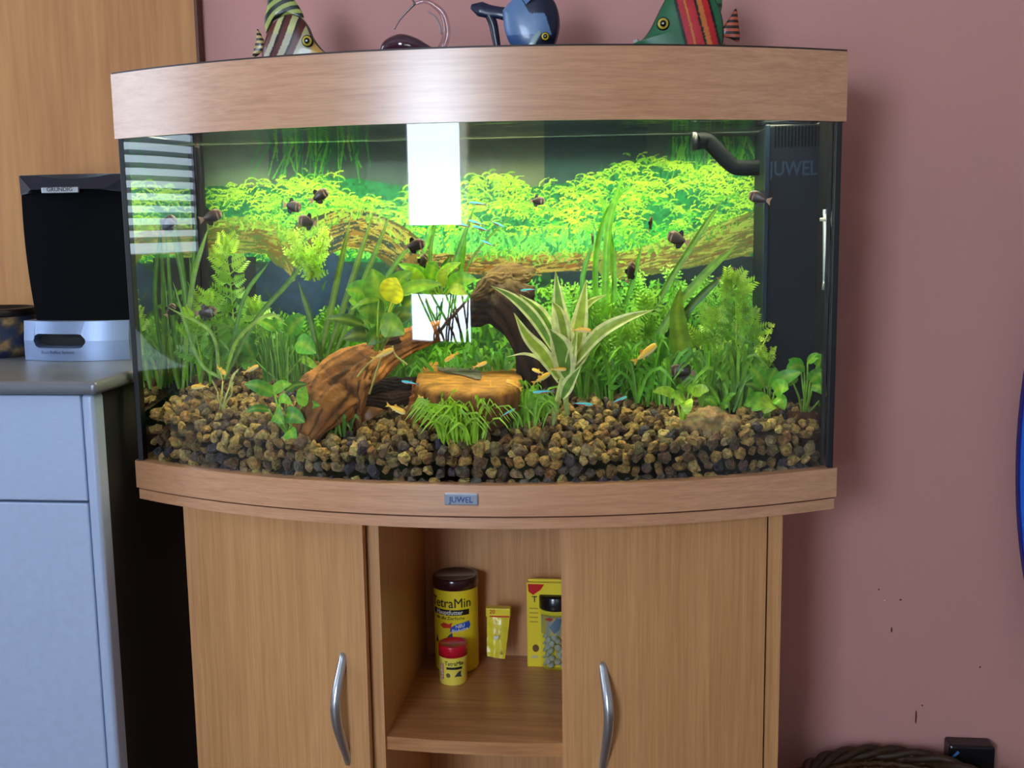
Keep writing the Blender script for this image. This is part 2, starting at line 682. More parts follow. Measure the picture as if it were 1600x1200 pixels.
# scuffs on the wall
for px, py, w, h, c in [(1373, 921, 3, 3, (90, 60, 66)), (1382, 938, 3, 2, (230, 220, 226)), (1407, 937, 4, 3, (92, 56, 62)), (1393, 984, 3, 9, (96, 58, 50)), (1531, 1042, 3, 3, (84, 50, 56)), (1441, 1102, 3, 3, (78, 44, 46)), (1431, 1120, 3, 24, (100, 46, 40))]:
    p = at(px, py, 0)
    s = ppm(0)
    mb = MB()
    k = 8
    ring = [(p[0]+math.cos(2*PI*j/k)*w*s/2*random.uniform(.7, 1.2), -0.0006, p[2]+math.sin(2*PI*j/k)*h*s/2) for j in range(k)]
    mb.add(ring+[(p[0], -0.0012, p[2])], [(j, (j+1) % k, k) for j in range(k)], lin(c))
    mb.build('scuff_mark', M_PRINT, wall_back, False)

# ================================================================ left furniture
pe = at(308, 50, -0.02)
wp = thing('wood_panel', 'tall pale beech panel standing against the wall behind the loudspeaker', 'panel', (-0.9, -0.02, 0))
box('board', WOOD_L, wp, -1.75, pe[0]-0.002, -0.022, -0.001, 0.0, 2.2)
box('edge_band', M_EDGE, wp, pe[0]-0.002, pe[0]+0.0025, -0.0225, -0.001, 0.0, 2.2)

# grey chest
gx1, gy0, gz = -0.474, -0.37, 0.8945
M_STEEL = flat((178, 192, 222), 0.42, 0.15)
M_TOP = flat((118, 120, 128), 0.33, 0.2)
gc = thing('grey_chest', 'light grey chest with a drawer above a door left of the aquarium', 'cabinet', (-0.85, -0.2, 0))
box('worktop', M_TOP, gc, -1.34, gx1+0.012, gy0-0.012, -0.025, gz-0.017, gz, 0.007, 4)
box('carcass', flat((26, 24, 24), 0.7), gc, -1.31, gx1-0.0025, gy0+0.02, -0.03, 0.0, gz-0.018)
box('drawer_front', M_STEEL, gc, -1.31, gx1-0.017, gy0, gy0+0.019, 0.7375, gz-0.019, 0.002)
box('cabinet_door', M_STEEL, gc, -1.31, gx1-0.017, gy0, gy0+0.019, 0.02, 0.7345, 0.002)
mbp = link('corner_post', box_mesh('corner_post', gx1-0.017, gx1, gy0, gy0+0.03, 0.0, gz-0.018, 0.006, 4), M_STEEL, gc)

# loudspeaker
ys = -0.145
sp = thing('loudspeaker', 'black loudspeaker with dark cloth front on a silver foot', 'speaker', tuple(at(122, 552, ys)*np.array([1, 1, 0])+np.array([0, 0, gz])))


def sx(px, py=400):
    return at(px, py, ys)[0]


def sz(py, px=120):
    return at(px, py, ys)[2]


xl, xr = sx(31, 330), sx(207, 330)
ztop, zbot = sz(272), sz(515)
mb = MB()
nx, nz_ = 14, 16
prof = []
for k in range(nz_+1):
    t = k/nz_
    z = zbot-0.012+(ztop-zbot+0.012)*t
    bulge = 0.006*math.sin(PI*min(1, t*1.05))
    half = (xr-xl)/2*(1-0.10*(1-t)**2.2)
    cx = (xl+xr)/2+0.004*(1-t)
    row = []
    for j in range(nx+1):
        u = -1+2*j/nx
        row.append((cx+half*u, ys-0.012*(1-u*u)-bulge+0.008, z))
    row += [(cx+half, -0.03, z), (cx-half, -0.03, z)]
    prof.append(row)
K = nx+3
for r in prof:
    mb.v += r
mb.c += [lin((14, 14, 18))]*len(mb.v)
for k in range(nz_):
    for j in range(K):
        mb.f.append((k*K+j, k*K+(j+1) % K, (k+1)*K+(j+1) % K, (k+1)*K+j))
mb.f += [tuple(range(K))[::-1], tuple(nz_*K+j for j in range(K))]
cloth = vcol('speaker_cloth', 0.95, 0.1, 0.3, 900)
mb.build('enclosure', flat((12, 12, 16), 0.4), sp, False)
# cloth front panel with an arched top and bottom
gm = MB()
for j in range(nx+1):
    u = -1+2*j/nx
    zt_ = sz(303)+(sz(295)-sz(303))*(1-u*u)
    zb_ = sz(505)-(sz(505)-sz(515))*(1-u*u)
    for k in range(11):
        t = k/10
        z = zb_+(zt_-zb_)*t
        tt = min(1, max(0, (z-zbot+0.012)/(ztop-zbot+0.012)))
        half = (xr-xl)/2*(1-0.10*(1-tt)**2.2)*0.985
        gm.v.append(((xl+xr)/2+0.004*(1-tt)+half*u, ys-0.012*(1-u*u)-0.006*math.sin(PI*min(1, tt*1.05))+0.0055, z))
        gm.c.append(lin((9, 9, 13)))
for j in range(nx):
    for k in range(10):
        a = j*11+k
        gm.f.append((a, a+11, a+12, a+1))
gm.build('cloth_grille', cloth, sp)
# bevelled brow above the cloth
bw = MB()
bw.add([(xl+.004, ys-0.001, sz(303)), (xr-.004, ys-0.001, sz(303)), (xr-.002, ys+0.001, ztop-.001), (xl+.002, ys+0.001, ztop-.001), (xl+.03, ys-0.018, sz(296)), (xr-.03, ys-0.018, sz(296))],
       [(0, 4, 3), (4, 5, 2, 3), (5, 1, 2)])
bw.build('top_bevel', flat((34, 38, 54), 0.3), sp, False)
p0, p1 = at(65, 301, ys-0.022), at(122, 293, ys-0.022)
pl = box('name_plate', flat((190, 194, 200), 0.3, 0.6), sp, p0[0], p1[0], ys-0.0225, ys-0.018, min(p0[2], p1[2])-0.001, max(p0[2], p1[2])+0.001, 0.001)
facing_text('lettering', 'GRUNDIG', 0.0075, flat((50, 52, 60), 0.5), pl, ((p0[0]+p1[0])/2, ys-0.0228, (p0[2]+p1[2])/2+0.0008), True, xs=1.15)
# silver foot with a slot
ft = MB()
fx0, fx1 = sx(44, 540), sx(207, 540)
fcx, fh = (fx0+fx1)/2, (fx1-fx0)/2
zf0, zf1 = gz+0.0005, sz(500)
slx, slz0, slz1 = (sx(63, 530), sx(148, 530)), sz(541), sz(519)
cols = sorted(set([-1+2*j/28 for j in range(29)]+[(slx[0]-fcx)/fh, (slx[1]-fcx)/fh]))
FY = ys-0.030


def foot_y(u):
    return FY+0.020*u*u


slmid, slh, slr = (slx[0]+slx[1])/2, (slx[1]-slx[0])/2, (slz1-slz0)/2


def slot_half(x):
    d = abs(x-slmid)
    if d > slh:
        return 0
    e = slh-slr
    return slr if d < e else math.sqrt(max(0, slr*slr-(d-e)**2))


zc = (slz0+slz1)/2
for i, u in enumerate(cols):
    x = fcx+fh*u
    y = foot_y(u)
    hh = slot_half(x)
    ft.v += [(x, y, zf0), (x, y, zc-hh), (x, y, zc+hh), (x, y+0.004, zf1), (x, ys+0.03, zf1), (x, y+0.02, zc-hh*.8), (x, y+0.02, zc+hh*.8)]
    if i:
        a, b = 7*(i-1), 7*i
        ft.f += [(a, b, b+1, a+1), (a+2, b+2, b+3, a+3), (a+3, b+3, b+4, a+4), (a+1, b+1, b+5, a+5), (a+6, b+6, b+2, a+2)]
k = len(ft.v)
ft.v += [(fx0, -0.04, zf0), (fx0, -0.04, zf1), (fx1, -0.04, zf0), (fx1, -0.04, zf1)]
a = 7*(len(cols)-1)
ft.f += [(0, 3, k+1, k), (a, k+2, k+3, a+3), (k, k+1, k+3, k+2), (0, k, k+2, a)]
ft.c += [(1, 1, 1)]*len(ft.v)
M_SILVER = flat((122, 138, 172), 0.35, 0.3)
fo = ft.build('foot', M_SILVER, sp, False)
box('slot_recess', M_BLACK, fo, slx[0]-.004, slx[1]+.004, FY+0.0285, FY+0.031, slz0-.003, slz1+.003)
facing_text('lettering', 'Bass Reflex System', 0.0065, flat((70, 80, 120), 0.5), fo, (slmid, FY-0.0006, sz(548)+0.001), xs=1.0)

# mottled pot behind the loudspeaker
pc = at(8, 537, -0.075)
pt = thing('ceramic_bowl', 'mottled blue and brown ceramic bowl behind the loudspeaker', 'bowl', (pc[0], -0.09, gz))
mb = MB()


def pot_col(th, z):
    v = math.sin(th*5+z*150)+math.sin(th*11-z*230)*0.7
    return lin((44, 52, 78)) if v > 0.2 else (lin((150, 118, 78)) if v < -0.7 else lin((84, 74, 66)))


hpot = at(8, 482, -0.1)[2]-gz
lathe(mb, [(0.0, 0.0), (0.052, 0.0), (0.057, hpot*.12)]+[(0.058, hpot*q) for q in np.linspace(.15, .85, 12)], (pc[0], -0.092, gz), 60, pot_col)
mb.build('bowl_wall', vcol('glazed_clay', 0.35, 0.5, 0.35, 180), pt)
mb = MB()
lathe(mb, [(0.058, hpot*.85), (0.060, hpot*.87), (0.060, hpot), (0.054, hpot*1.02), (0.050, hpot*.9), (0.0, hpot*.3)], (pc[0], -0.092, gz), 60, lin((26, 18, 16)))
mb.build('rim', vcol('dark_glaze', 0.4), pt)

# ================================================================ aquarium cabinet
ac = thing('aquarium_cabinet', 'beech laminate aquarium cabinet with two doors and an open middle shelf', 'cabinet', (0, -0.2, 0))
bow_slab(WT-0.002, DS-0.003, DC-0.003, YB, Z3, Z2-0.0026).build('top_board', WOOD_H, ac, False)
CDS, CDC = 0.285, 0.352      # cabinet bow


def cy(x, off=0.0):
    return arc(x, WC, CDS, CDC)-off


box('side_panel', WOOD_V, ac, -WC, -WC+0.018, -CDS-0.012, YB-0.005, 0.0, Z3)
box('side_panel', WOOD_V, ac, WC-0.018, WC, -CDS-0.012, YB-0.005, 0.0, Z3)
box('back_panel', WOOD_V, ac, -WC+0.018, WC-0.018, -0.045, -0.036, 0.0, Z3)
DVX = 0.117
box('divider', WOOD_V, ac, -DVX-0.016, -DVX, -0.34, -0.045, 0.0, Z3-0.001)
box('divider', WOOD_V, ac, DVX, DVX+0.016, -0.34, -0.045, 0.0, Z3-0.001)
ZS = 0.415
mb = MB()
xs_ = np.linspace(-DVX, DVX, 12)
for z in (ZS-0.018, ZS):
    mb.v += [(x, cy(x, -0.012), z) for x in xs_]+[(DVX, -0.045, z), (-DVX, -0.045, z)]
k = 14
mb.f = [(a, (a+1) % k, k+(a+1) % k, k+a) for a in range(k)]+[tuple(range(k))[::-1], tuple(range(k, 2*k))]
mb.c = [(1, 1, 1)]*len(mb.v)
mb.build('shelf', WOOD_IN, ac, False)
box('bottom_board', WOOD_IN, ac, -WC+0.018, WC-0.018, -0.285, -0.045, 0.05, 0.07)


def curved_door(x0, x1, handle_px, top_px, mid_px, bot_px):
    mb = MB()
    xs = np.linspace(x0, x1, 14)
    n = len(xs)
    for z in (0.04, Z3-0.002):
        mb.v += [(x, cy(x, 0.014), z) for x in xs]+[(x, cy(x, -0.002), z) for x in xs[::-1]]
    K = 2*n
    mb.f = [(a, (a+1) % K, K+(a+1) % K, K+a) for a in range(K)]+[tuple(range(K))[::-1], tuple(range(K, 2*K))]
    mb.c = [(1, 1, 1)]*len(mb.v)
    d = mb.build('door', WOOD_V, ac, False)
    hx = at(handle_px, 1110, -0.365)[0]
    hy = cy(hx, 0.014)
    pts = []
    for px, py, off in (top_px, mid_px, bot_px):
        p = at(px, py, hy-off)
        pts.append((p[0], hy-off, p[2]))
    h = MB()
    tube(h, pts, [0.0052, 0.0066, 0.0066, 0.0052], 12, samples=20)
    h.build('handle', flat((196, 198, 204), 0.32, 0.9), d)
    return d


curved_door(-WC+0.0205, -0.1335, 537, (537, 1020, -0.004), (524, 1112, 0.024), (545, 1192, -0.004))
curved_door(0.1335, WC-0.0205, 945, (941, 1034, -0.004), (951, 1120, 0.024), (941, 1205, -0.004))

# ================================================================ the tank
aq = thing('aquarium', 'bow-fronted glass aquarium with a beech hood and base trim', 'aquarium', (0, -0.2, Z2))
bow_ring(WT, DS, DC, YB, 0.02, Z2, Z1, 60).build('base_trim', WOOD_H, aq, False)
bow_slab(WG-0.01, DS-0.01, DC-0.01, YB-0.01, Z1-0.02, Z1-0.012).build('bottom_glass', M_BLACK, aq, False)
hood = bow_ring(WH, DS, DC, -0.004, 0.0035, ZB, ZT, 240).build('hood', WOOD_H, aq, False)
bow_slab(WH-0.001, DS-0.001, DC-0.001, -0.005, ZT, ZT+0.0022).build('hood_lid', flat((52, 30, 28), 0.5), aq, False)
# glass
gi = 0.004
mb = MB()
xs = np.linspace(-WG+0.006, WG-0.006, 60)
n = 60
GZ0, GZ1 = Z1-0.01, ZB+0.03
fo_ = [(x, arc(x, WG, DS-gi, DC-gi)) for x in xs]
fi_ = [(x, arc(x, WG, DS-gi-0.008, DC-gi-0.008)) for x in xs]
mb.add([(x, y, z) for z in (GZ0, GZ1) for x, y in fo_], [(j, j+1, n+j+1, n+j) for j in range(n-1)])
mb.add([(x, y, z) for z in (GZ0, GZ1) for x, y in fi_], [(j+1, j, n+j, n+j+1) for j in range(n-1)])
for z, fl2 in ((GZ0, 1), (GZ1, 0)):
    mb.add([(x, y, z) for x, y in fo_]+[(x, y, z) for x, y in fi_], [((j+1, j, n+j, n+j+1) if fl2 else (j, j+1, n+j+1, n+j)) for j in range(n-1)])
fg = mb.build('front_glass', M_GLASS, aq)
fg.data.materials.append(M_WET)
for p_ in fg.data.polygons:
    if p_.normal.y > 0.5:
        p_.material_index = 1
for s in (-1, 1):
    mb = MB()
    x = s*(WG-0.004)
    q = [(x, -DS+0.012, Z1-0.01), (x, YB-0.014, Z1-0.01), (x, YB-0.014, ZB+0.03), (x, -DS+0.012, ZB+0.03)]
    mb.add(q, [(0, 1, 2, 3) if s > 0 else (3, 2, 1, 0)])
    mb.build('side_glass', M_SIDE, aq, False)
    box('corner_seal', M_SEAL, aq, *(sorted((s*WG, s*(WG-0.0075)))), -DS-0.0005, -DS+0.014, Z1-0.005, ZB+0.02, 0.001)
box('back_glass', M_WET, aq, -WG+0.006, WG-0.006, YB-0.0125, YB-0.0085, Z1-0.01, ZB+0.03)
for s in (-1, 1):
    box('corner_seal', M_SEAL, aq, *(sorted((s*(WG-0.0045), s*(WG-0.014)))), YB-0.024, YB-0.0135, Z1-0.01, ZW-0.002, 0.001)
box('dark_reflection_strip', M_SEAL, aq, WG-0.013, WG-0.009, -DS+0.014, -0.201, Z1-0.01, ZB+0.02)  # black strip stands in for the filter's dark reflection in the side pane
mb = MB()
mb.add([(-WG+.01, -DS+.006, Z1-.01), (WG-.01, -DS+.006, Z1-.01)], [])
# water surface, bowed at the front
mb = MB()
o = bow_path(WG-0.009, DS-0.012, DC-0.014, YB-0.013, 0, 40)
mb.add([(x, y, ZW) for x, y in o], [tuple(range(len(o)))])
mb.build('water_surface', M_WATER, aq, False)
box('brace', flat((60, 70, 74), 0.3), aq, -WG+0.01, WG-0.01, YB-0.04, YB-0.0135, ZW+0.006, ZW+0.016)
# light bar under the lid
lb = box('light_bar', flat((230, 230, 230), 0.5), aq, -0.42, 0.42, -0.27, -0.12, 1.258, 1.268, 0.002)
for y in (-0.15, -0.24):
    mb = MB()
    tube(mb, [(-0.41, y, 1.243), (0.41, y, 1.243)], 0.008, 10, samples=2)
    mb.build('lamp_tube', emit('fluorescent_tube', (1.0, 0.98, 0.60), TUBE), lb)
# badge
b0, b1 = at(694, 771, -0.417), at(747, 790, -0.417)
bd = box('badge', flat((196, 208, 226), 0.22, 0.75), aq, b0[0], b1[0], arc((b0[0]+b1[0])/2, WT)-0.003, arc((b0[0]+b1[0])/2, WT)+0.002, b1[2], b0[2], 0.0012)
facing_text('lettering', 'JUWEL', 0.0095, flat((58, 74, 140), 0.4), bd, ((b0[0]+b1[0])/2, arc((b0[0]+b1[0])/2, WT)-0.0033, (b0[2]+b1[2])/2-0.0004), True, xs=1.0)

# ---------------------------------------------------------------- background poster (a flat print behind the back glass)
CX0, CY0, CW, CH = 280, 180, 1040, 520      # canvas in units of the photograph's pixels
canvas = np.zeros((CH, CW, 3), np.float32)
yy, xx = np.mgrid[0:CH, 0:CW]
PX, PY = xx+CX0, yy+CY0


def fill(mask, c, var=0.1, cell=6):
    r = rng.random((CH//cell+2, CW//cell+2))
    nz = np.kron(r, np.ones((cell, cell)))[:CH, :CW]
    canvas[mask] = (np.array(lin(c))[None, :]*(1-var+2*var*nz[mask][:, None]))


def stroke(x, y, ang, length, w, c, bend=0.0):
    k = max(3, int(length/1.5))
    for i in range(k):
        t = i/(k-1)
        x += math.cos(ang)*length/k
        y -= math.sin(ang)*length/k
        ang += bend/k
        r = max(0.6, w*(1-abs(2*t-0.7)/1.4)/2)
        i0, i1 = int(y-CY0-r+0.5), int(y-CY0+r+1)
        j0, j1 = int(x-CX0-r+0.5), int(x-CX0+r+1)
        if i1 <= 0 or j1 <= 0 or i0 >= CH or j0 >= CW:
            continue
        canvas[max(0, i0):i1, max(0, j0):j1] = c


allm = np.ones((CH, CW), bool)
fill(allm, (62, 88, 74), 0.06, 10)
fill((PX < 420) & (PY < 300), (96, 122, 92), 0.05, 12)
fill((PX > 730) & (PX < 850) & (PY < 310), (96, 112, 86), 0.05, 14)
fill((PX > 850) & (PX < 1010) & (PY < 310), (38, 74, 70), 0.08, 12)
topx = [280, 330, 420, 470, 550, 640, 740, 830, 900, 960, 1010, 1090, 1180, 1320]
topy = [300, 290, 292, 268, 278, 292, 272, 292, 284, 258, 243, 252, 262, 262]
top = np.interp(PX, topx, topy)
fill((PY > top) & (PY < 450), (14, 112, 56), 0.4, 5)
fill(PY >= 450, (24, 80, 16), 0.4, 6)
# hanging blades at the top
for _ in range(170):
    x = random.choice([random.gauss(500, 40), random.gauss(1090, 25), random.gauss(1150, 18)])
    stroke(x, 212, -PI/2+random.gauss(0, .25), random.uniform(35, 80), 3, np.array(lin(random.choice([(58, 150, 60), (96, 178, 56), (30, 110, 58)]))))
# bright feathery foliage: arching sprays, darker gaps between the clumps
clumps = []
for _ in range(250):
    x = random.uniform(285, 1260)
    t0 = float(np.interp(x, topx, topy))
    depth = random.random()
    clumps.append((depth, x, t0+10+depth*(392-t0)))
clumps.sort()
for depth, x, y in clumps:
    tone = random.random()*.45+(1-depth)*.55
    R_ = random.uniform(14, 30)
    for _ in range(16):                      # shaded blades low in the clump
        stroke(x+random.gauss(0, R_*.7), y+random.uniform(4, 18), random.gauss(PI/2, .4), random.uniform(8, 18), 3, np.array(mixc(lin((2, 80, 54)), lin((26, 140, 66)), random.random())), random.gauss(0, .8))
    for _ in range(20):
        sg = random.choice([-1, 1])
        c = mixc(lin((40, 160, 50)), lin((182, 226, 62)), min(1, max(0, tone+random.gauss(0, .3))))
        a0 = PI/2-sg*random.uniform(.1, .9)
        stroke(x+random.gauss(0, R_*.6), y+random.gauss(0, 6), a0, random.uniform(10, 24), random.uniform(1.2, 2.4), np.array(c), -sg*random.uniform(1.2, 2.4))
for _ in range(420):
    x = random.uniform(560, 1000)
    y = random.uniform(372, 408)
    stroke(x, y, random.gauss(PI/2, .5), random.uniform(10, 26), 3, np.array(mixc(lin((0, 110, 70)), lin((120, 220, 90)), random.random())), random.gauss(0, .6))


def log(pts, w0, w1, base, streak, n=260, hatch=None):
    P = spline([(a, b, 0) for a, b in pts], 60)
    W = np.linspace(w0, w1, 60)
    for k in range(60):
        x, y = P[k][:2]
        r = W[k]/2
        m = (PX-x)**2*0.6+(PY-y)**2 < r*r
        canvas[m] = np.array(lin(base))*random.uniform(.85, 1.15)
    for _ in range(n):
        k = random.randrange(0, 55)
        x, y = P[k][:2]
        d = P[k+4][:2]-P[k][:2]
        off = random.uniform(-.48, .48)
        a = math.atan2(-d[1], d[0])+random.gauss(0, .12)
        c = random.choice(streak)
        if off < -0.2 and random.random() < .5:
            c = streak[0]
        stroke(x+random.uniform(-5, 5), y+off*W[k], a, random.uniform(14, 40), random.uniform(1.5, 3.5), np.array(lin(c)))


dk = (14, 40, 46)
fill((PY > 408) & (PY < 480), (24, 66, 50), 0.4, 7)
fill((PX > 400) & (PX < 560) & (PY > 385) & (PY < 500) & (np.abs(PX-480)/90+np.abs(PY-450)/70 < 1.25), (22, 52, 78), 0.25, 10)
fill((PX > 960) & (PX < 1200) & (PY > 400) & (PY < 470), dk, 0.3, 8)
fill((PX > 280) & (PX < 400) & (PY > 400) & (PY < 520), (9, 24, 20), 0.4, 8)
fill((PX > 860) & (PX < 940) & (PY > 424) & (PY < 452), dk, 0.3, 8)
log([(250, 400), (330, 372), (420, 372), (450, 400)], 66, 40, (84, 104, 34), [(128, 150, 50), (104, 84, 30), (66, 100, 30), (136, 126, 60)], 420)
log([(490, 372), (545, 356), (600, 372), (640, 400)], 60, 56, (78, 74, 30), [(150, 146, 62), (124, 98, 34), (44, 60, 40), (26, 50, 50)], 420)
log([(650, 410), (740, 412), (850, 412), (960, 404)], 28, 26, (104, 84, 30), [(140, 128, 56), (120, 80, 28), (66, 62, 30), (160, 142, 74)], 300)
log([(960, 418), (1040, 400), (1120, 380), (1210, 352)], 40, 64, (104, 118, 48), [(150, 166, 74), (124, 124, 52), (84, 98, 44), (104, 82, 44)], 460)
# moss creeping over the logs
for _ in range(520):
    x = random.choice([random.gauss(370, 50), random.gauss(560, 60), random.gauss(1090, 70), random.gauss(460, 25), random.gauss(840, 60)])
    y0_ = float(np.interp(x, [250, 330, 420, 460, 545, 600, 650, 850, 960, 1040, 1120, 1210], [372, 342, 350, 372, 330, 345, 398, 400, 400, 384, 360, 326]))
    stroke(x, y0_+random.uniform(-4, 14), random.gauss(PI/2, .8), random.uniform(6, 14), random.uniform(1.5, 3), np.array(mixc(lin((50, 120, 40)), lin((150, 200, 60)), random.random())), random.gauss(0, 1))
# lawn and low growth
for _ in range(5200):
    x, y = random.uniform(285, 1260), random.uniform(455, 660)
    if 385 < x < 570 and y < 500 and random.random() < .93:
        continue
    if x < 385 and y < 520 and random.random() < .7:
        continue
    c = mixc(lin((16, 70, 12)), lin((104, 172, 30)), random.random()**1.5)
    stroke(x, y, random.gauss(PI/2, .7), random.uniform(8, 24), random.uniform(2, 4.5), np.array(c), random.gauss(0, .8))
for _ in range(700):
    x, y = random.uniform(690, 1180), random.uniform(440, 520)
    stroke(x, y, random.gauss(PI/2, .8), random.uniform(5, 14), random.uniform(2, 4), np.array(mixc(lin((50, 160, 60)), lin((150, 220, 80)), random.random())), random.gauss(0, 1))
GX, GZ = 860, 410
xg = np.linspace(-WG+0.004, WG-0.004, GX)
zg = np.linspace(Z1-0.004, ZW+0.012, GZ)
pv, pc_ = [], []
for z in zg:
    d = np.stack([xg-CP[0], np.full(GX, YP-CP[1]), np.full(GX, z-CP[2])], 1)
    w = d @ FWD
    u_ = np.clip(800+FPX*(d @ RGT)/w-CX0, 0, CW-1).astype(int)
    v_ = np.clip(600-FPX*(d @ UPV)/w-CY0, 0, CH-1).astype(int)
    pv.append(np.stack([xg, np.full(GX, -0.0375), np.full(GX, z)], 1))
    pc_.append(canvas[v_, u_])
pv = np.concatenate(pv)
pc_ = np.concatenate(pc_)
ii = (np.arange(GZ-1)[:, None]*GX+np.arange(GX-1)[None, :]).ravel()
mb = MB()
mb.v = pv.tolist()
mb.c = pc_.tolist()
mb.f = np.stack([ii, ii+1, ii+GX+1, ii+GX], 1).tolist()
po = mb.build('background_poster', M_PRINT, None, False)
tag(po, 'printed background poster of mossy logs and green plants behind the tank', 'poster')

# ---------------------------------------------------------------- internal filter, pipe, thermometer
M_FILT = flat((9, 20, 33), 0.5, 0, 0.12)
fb = thing('filter_box', 'black internal filter box in the right corner of the tank', 'filter', (0.41, -0.12, 0.82))
fx, fxr = 0.377, WG-0.0095
box('housing', M_FILT, fb, fx, fxr, -0.2, YB-0.016, 0.80, ZW-0.004, 0.003)
box('side_rib', flat((16, 34, 52), 0.4, 0, 0.2), fb, fx-0.002, fx+0.004, -0.2035, -0.196, 0.80, ZW-0.004, 0.001)
for i in range(15):
    x = fx+0.010+i*0.0042
    za, zb2 = at(1240, 230, -0.2)[2], at(1240, 196, -0.2)[2]
    box('vent_slot', flat((2, 3, 4), 0.8, 0, 0.0), fb, x, x+0.0018, -0.2008, -0.199, za, min(zb2, ZW-0.006))
lt = at(1240, 264, -0.201)
facing_text('lettering', 'JUWEL', 0.026, flat((27, 50, 74), 0.4, 0, 0.2), fb, (lt[0], -0.2006, lt[2]), True, xs=0.78)
mb = MB()
tube(mb, [at(1186, 262, -0.15), at(1155, 262, -0.15), at(1140, 255, -0.15), at(1112, 226, -0.15), at(1102, 220, -0.15), at(1086, 221, -0.16)], [0.0105, 0.0105, 0.0105, 0.0108, 0.0112, 0.0115], 14, samples=30, cap=False)
mb.build('outlet_pipe', flat((5, 11, 17), 0.55, 0, 0.05), fb)
mb = MB()
e = at(1086, 221, -0.16)
tube(mb, [e+np.array([.0008, 0, 0]), e+np.array([-.004, -.001, 0])], 0.0128, 14, samples=3)
mb.build('pipe_collar', flat((12, 20, 30), 0.35), fb)

yt = -0.268
th = thing('thermometer', 'slim glass thermometer held by a white clip in the right front corner', 'thermometer', tuple(at(1291, 450, yt)))
mb = MB()
tube(mb, [at(1291, 327, yt), at(1291, 440, yt), at(1290, 452, yt)], [0.0042, 0.0042, 0.0040], 10, lin((150, 170, 190)), samples=10)
mb.build('glass_tube', vcol('pale_tube_glass', 0.12, 0.8, 0.05), th)
mb = MB()
tube(mb, [at(1291, 334, yt-.0036), at(1291, 436, yt-.0036)], 0.0026, 6, lin((250, 252, 255)), samples=3)
mb.build('scale_strip', vcol('white_strip', 0.4, 0.5, 0.02), th)
mb = MB()
tube(mb, [at(1291, 440, yt-.0006), at(1290, 453, yt-.0006)], 0.0046, 10, lin((110, 124, 130)), samples=3)
mb.build('bulb', vcol('bulb_metal', 0.25, 0.8, 0.05), th)
mb = MB()
tube(mb, [at(1281, 343, yt-.006), at(1301, 343, yt-.006)], 0.0022, 8, lin((226, 224, 200)), samples=3)
tube(mb, [at(1301, 330, yt-.006), at(1301, 357, yt-.006)], [0.0014, 0.003, 0.0014], 8, lin((226, 224, 200)), samples=5)
mb.build('clip', vcol('clip_plastic', 0.4, 0.5, 0.03), th)

# ================================================================ gravel
STONE_COLS = [(150, 124, 70), (126, 104, 62), (164, 134, 74), (104, 84, 60), (88, 74, 66), (72, 64, 68), (128, 92, 56), (112, 98, 66), (62, 58, 66), (140, 118, 84), (96, 88, 78), (172, 148, 92), (118, 92, 54), (84, 66, 52)]


def stone_geo(seed, col):
    r = random.Random(seed)
    bm = bmesh.new()
    bmesh.ops.create_icosphere(bm, subdivisions=2, radius=1.0)
    sc = (r.uniform(.8, 1.25), r.uniform(.75, 1.1), r.uniform(.65, .95))
    dirs = [(unit([r.gauss(0, 1) for _ in range(3)]), r.uniform(.5, .85)) for _ in range(9)]
    vs_, cs = [], []
    for v in bm.verts:
        p = np.array(v.co)
        for d, h in dirs:                     # chip flat facets off
            q = p @ d
            if q > h:
                p = p-d*(q-h)*0.95
        p = p*(1+0.09*math.sin(p[0]*9+seed)+0.08*math.sin(p[1]*11+p[2]*8+seed*2)+r.uniform(-.06, .06))
        p = p*np.array(sc)
        vs_.append(p)
        cs.append(tuple(x*r.uniform(.82, 1.15) for x in col))
    fs = [tuple(v.index for v in f.verts) for f in bm.faces]
    bm.free()
    return np.array(vs_), fs, cs


stone_kinds = []
for i, c in enumerate(STONE_COLS):
    for j in range(2):
        stone_kinds.append(stone_geo(i*13+j*101+5, lin(c)))


def rot_rand():
    q = unit(rng.normal(size=4))
    w, x, y, z = q
    return np.array([[1-2*(y*y+z*z), 2*(x*y-z*w), 2*(x*z+y*w)], [2*(x*y+z*w), 1-2*(x*x+z*z), 2*(y*z-x*w)], [2*(x*z-y*w), 2*(y*z+x*w), 1-2*(x*x+y*y)]])


stones = []          # (x, y, z, r)
WI = WG-0.012


def y_front(x):
    return arc(x, WG, DS-gi-0.009, DC-gi-0.009)


# standing face against the front glass
for row, z0 in enumerate(np.arange(Z1-0.002, 0.815, 0.0135)):
    x = -WI+0.008+(row % 2)*0.006
    while x < WI-0.006:
        r = random.uniform(.0068, .0112)
        y = y_front(x)+r*0.95+0.001
        zz = z0+random.uniform(-.003, .003)
        if zz < ground(x, y)+0.003:
            stones.append((x, y, zz, r))
        x += r*random.uniform(1.45, 1.9)
# upper surface, densest where it is in view
pts_ = []
for _ in range(26000):
    x = random.uniform(-WI+.008, WI-.008)
    y = random.uniform(-0.405, -0.055)
    if y < y_front(x)+0.008:
        continue
    if x > fx-0.004 and y > -0.21:
        continue
    r = random.choice([random.uniform(.006, .009), random.uniform(.007, .0125)])
    pts_.append((x, y, r))
grid = {}
for x, y, r in pts_:
    k = (int(x/.022), int(y/.022))
    ok = True
    for a in (-1, 0, 1):
        for b in (-1, 0, 1):
            for (X, Y2, R2) in grid.get((k[0]+a, k[1]+b), []):
                if (X-x)**2+(Y2-y)**2 < ((R2+r)*0.72)**2:
                    ok = False
                    break
            if not ok:
                break
        if not ok:
            break
    if ok:
        grid.setdefault(k, []).append((x, y, r))
        stones.append((x, y, ground(x, y)-r*0.25+random.uniform(-.002, .0035), r))
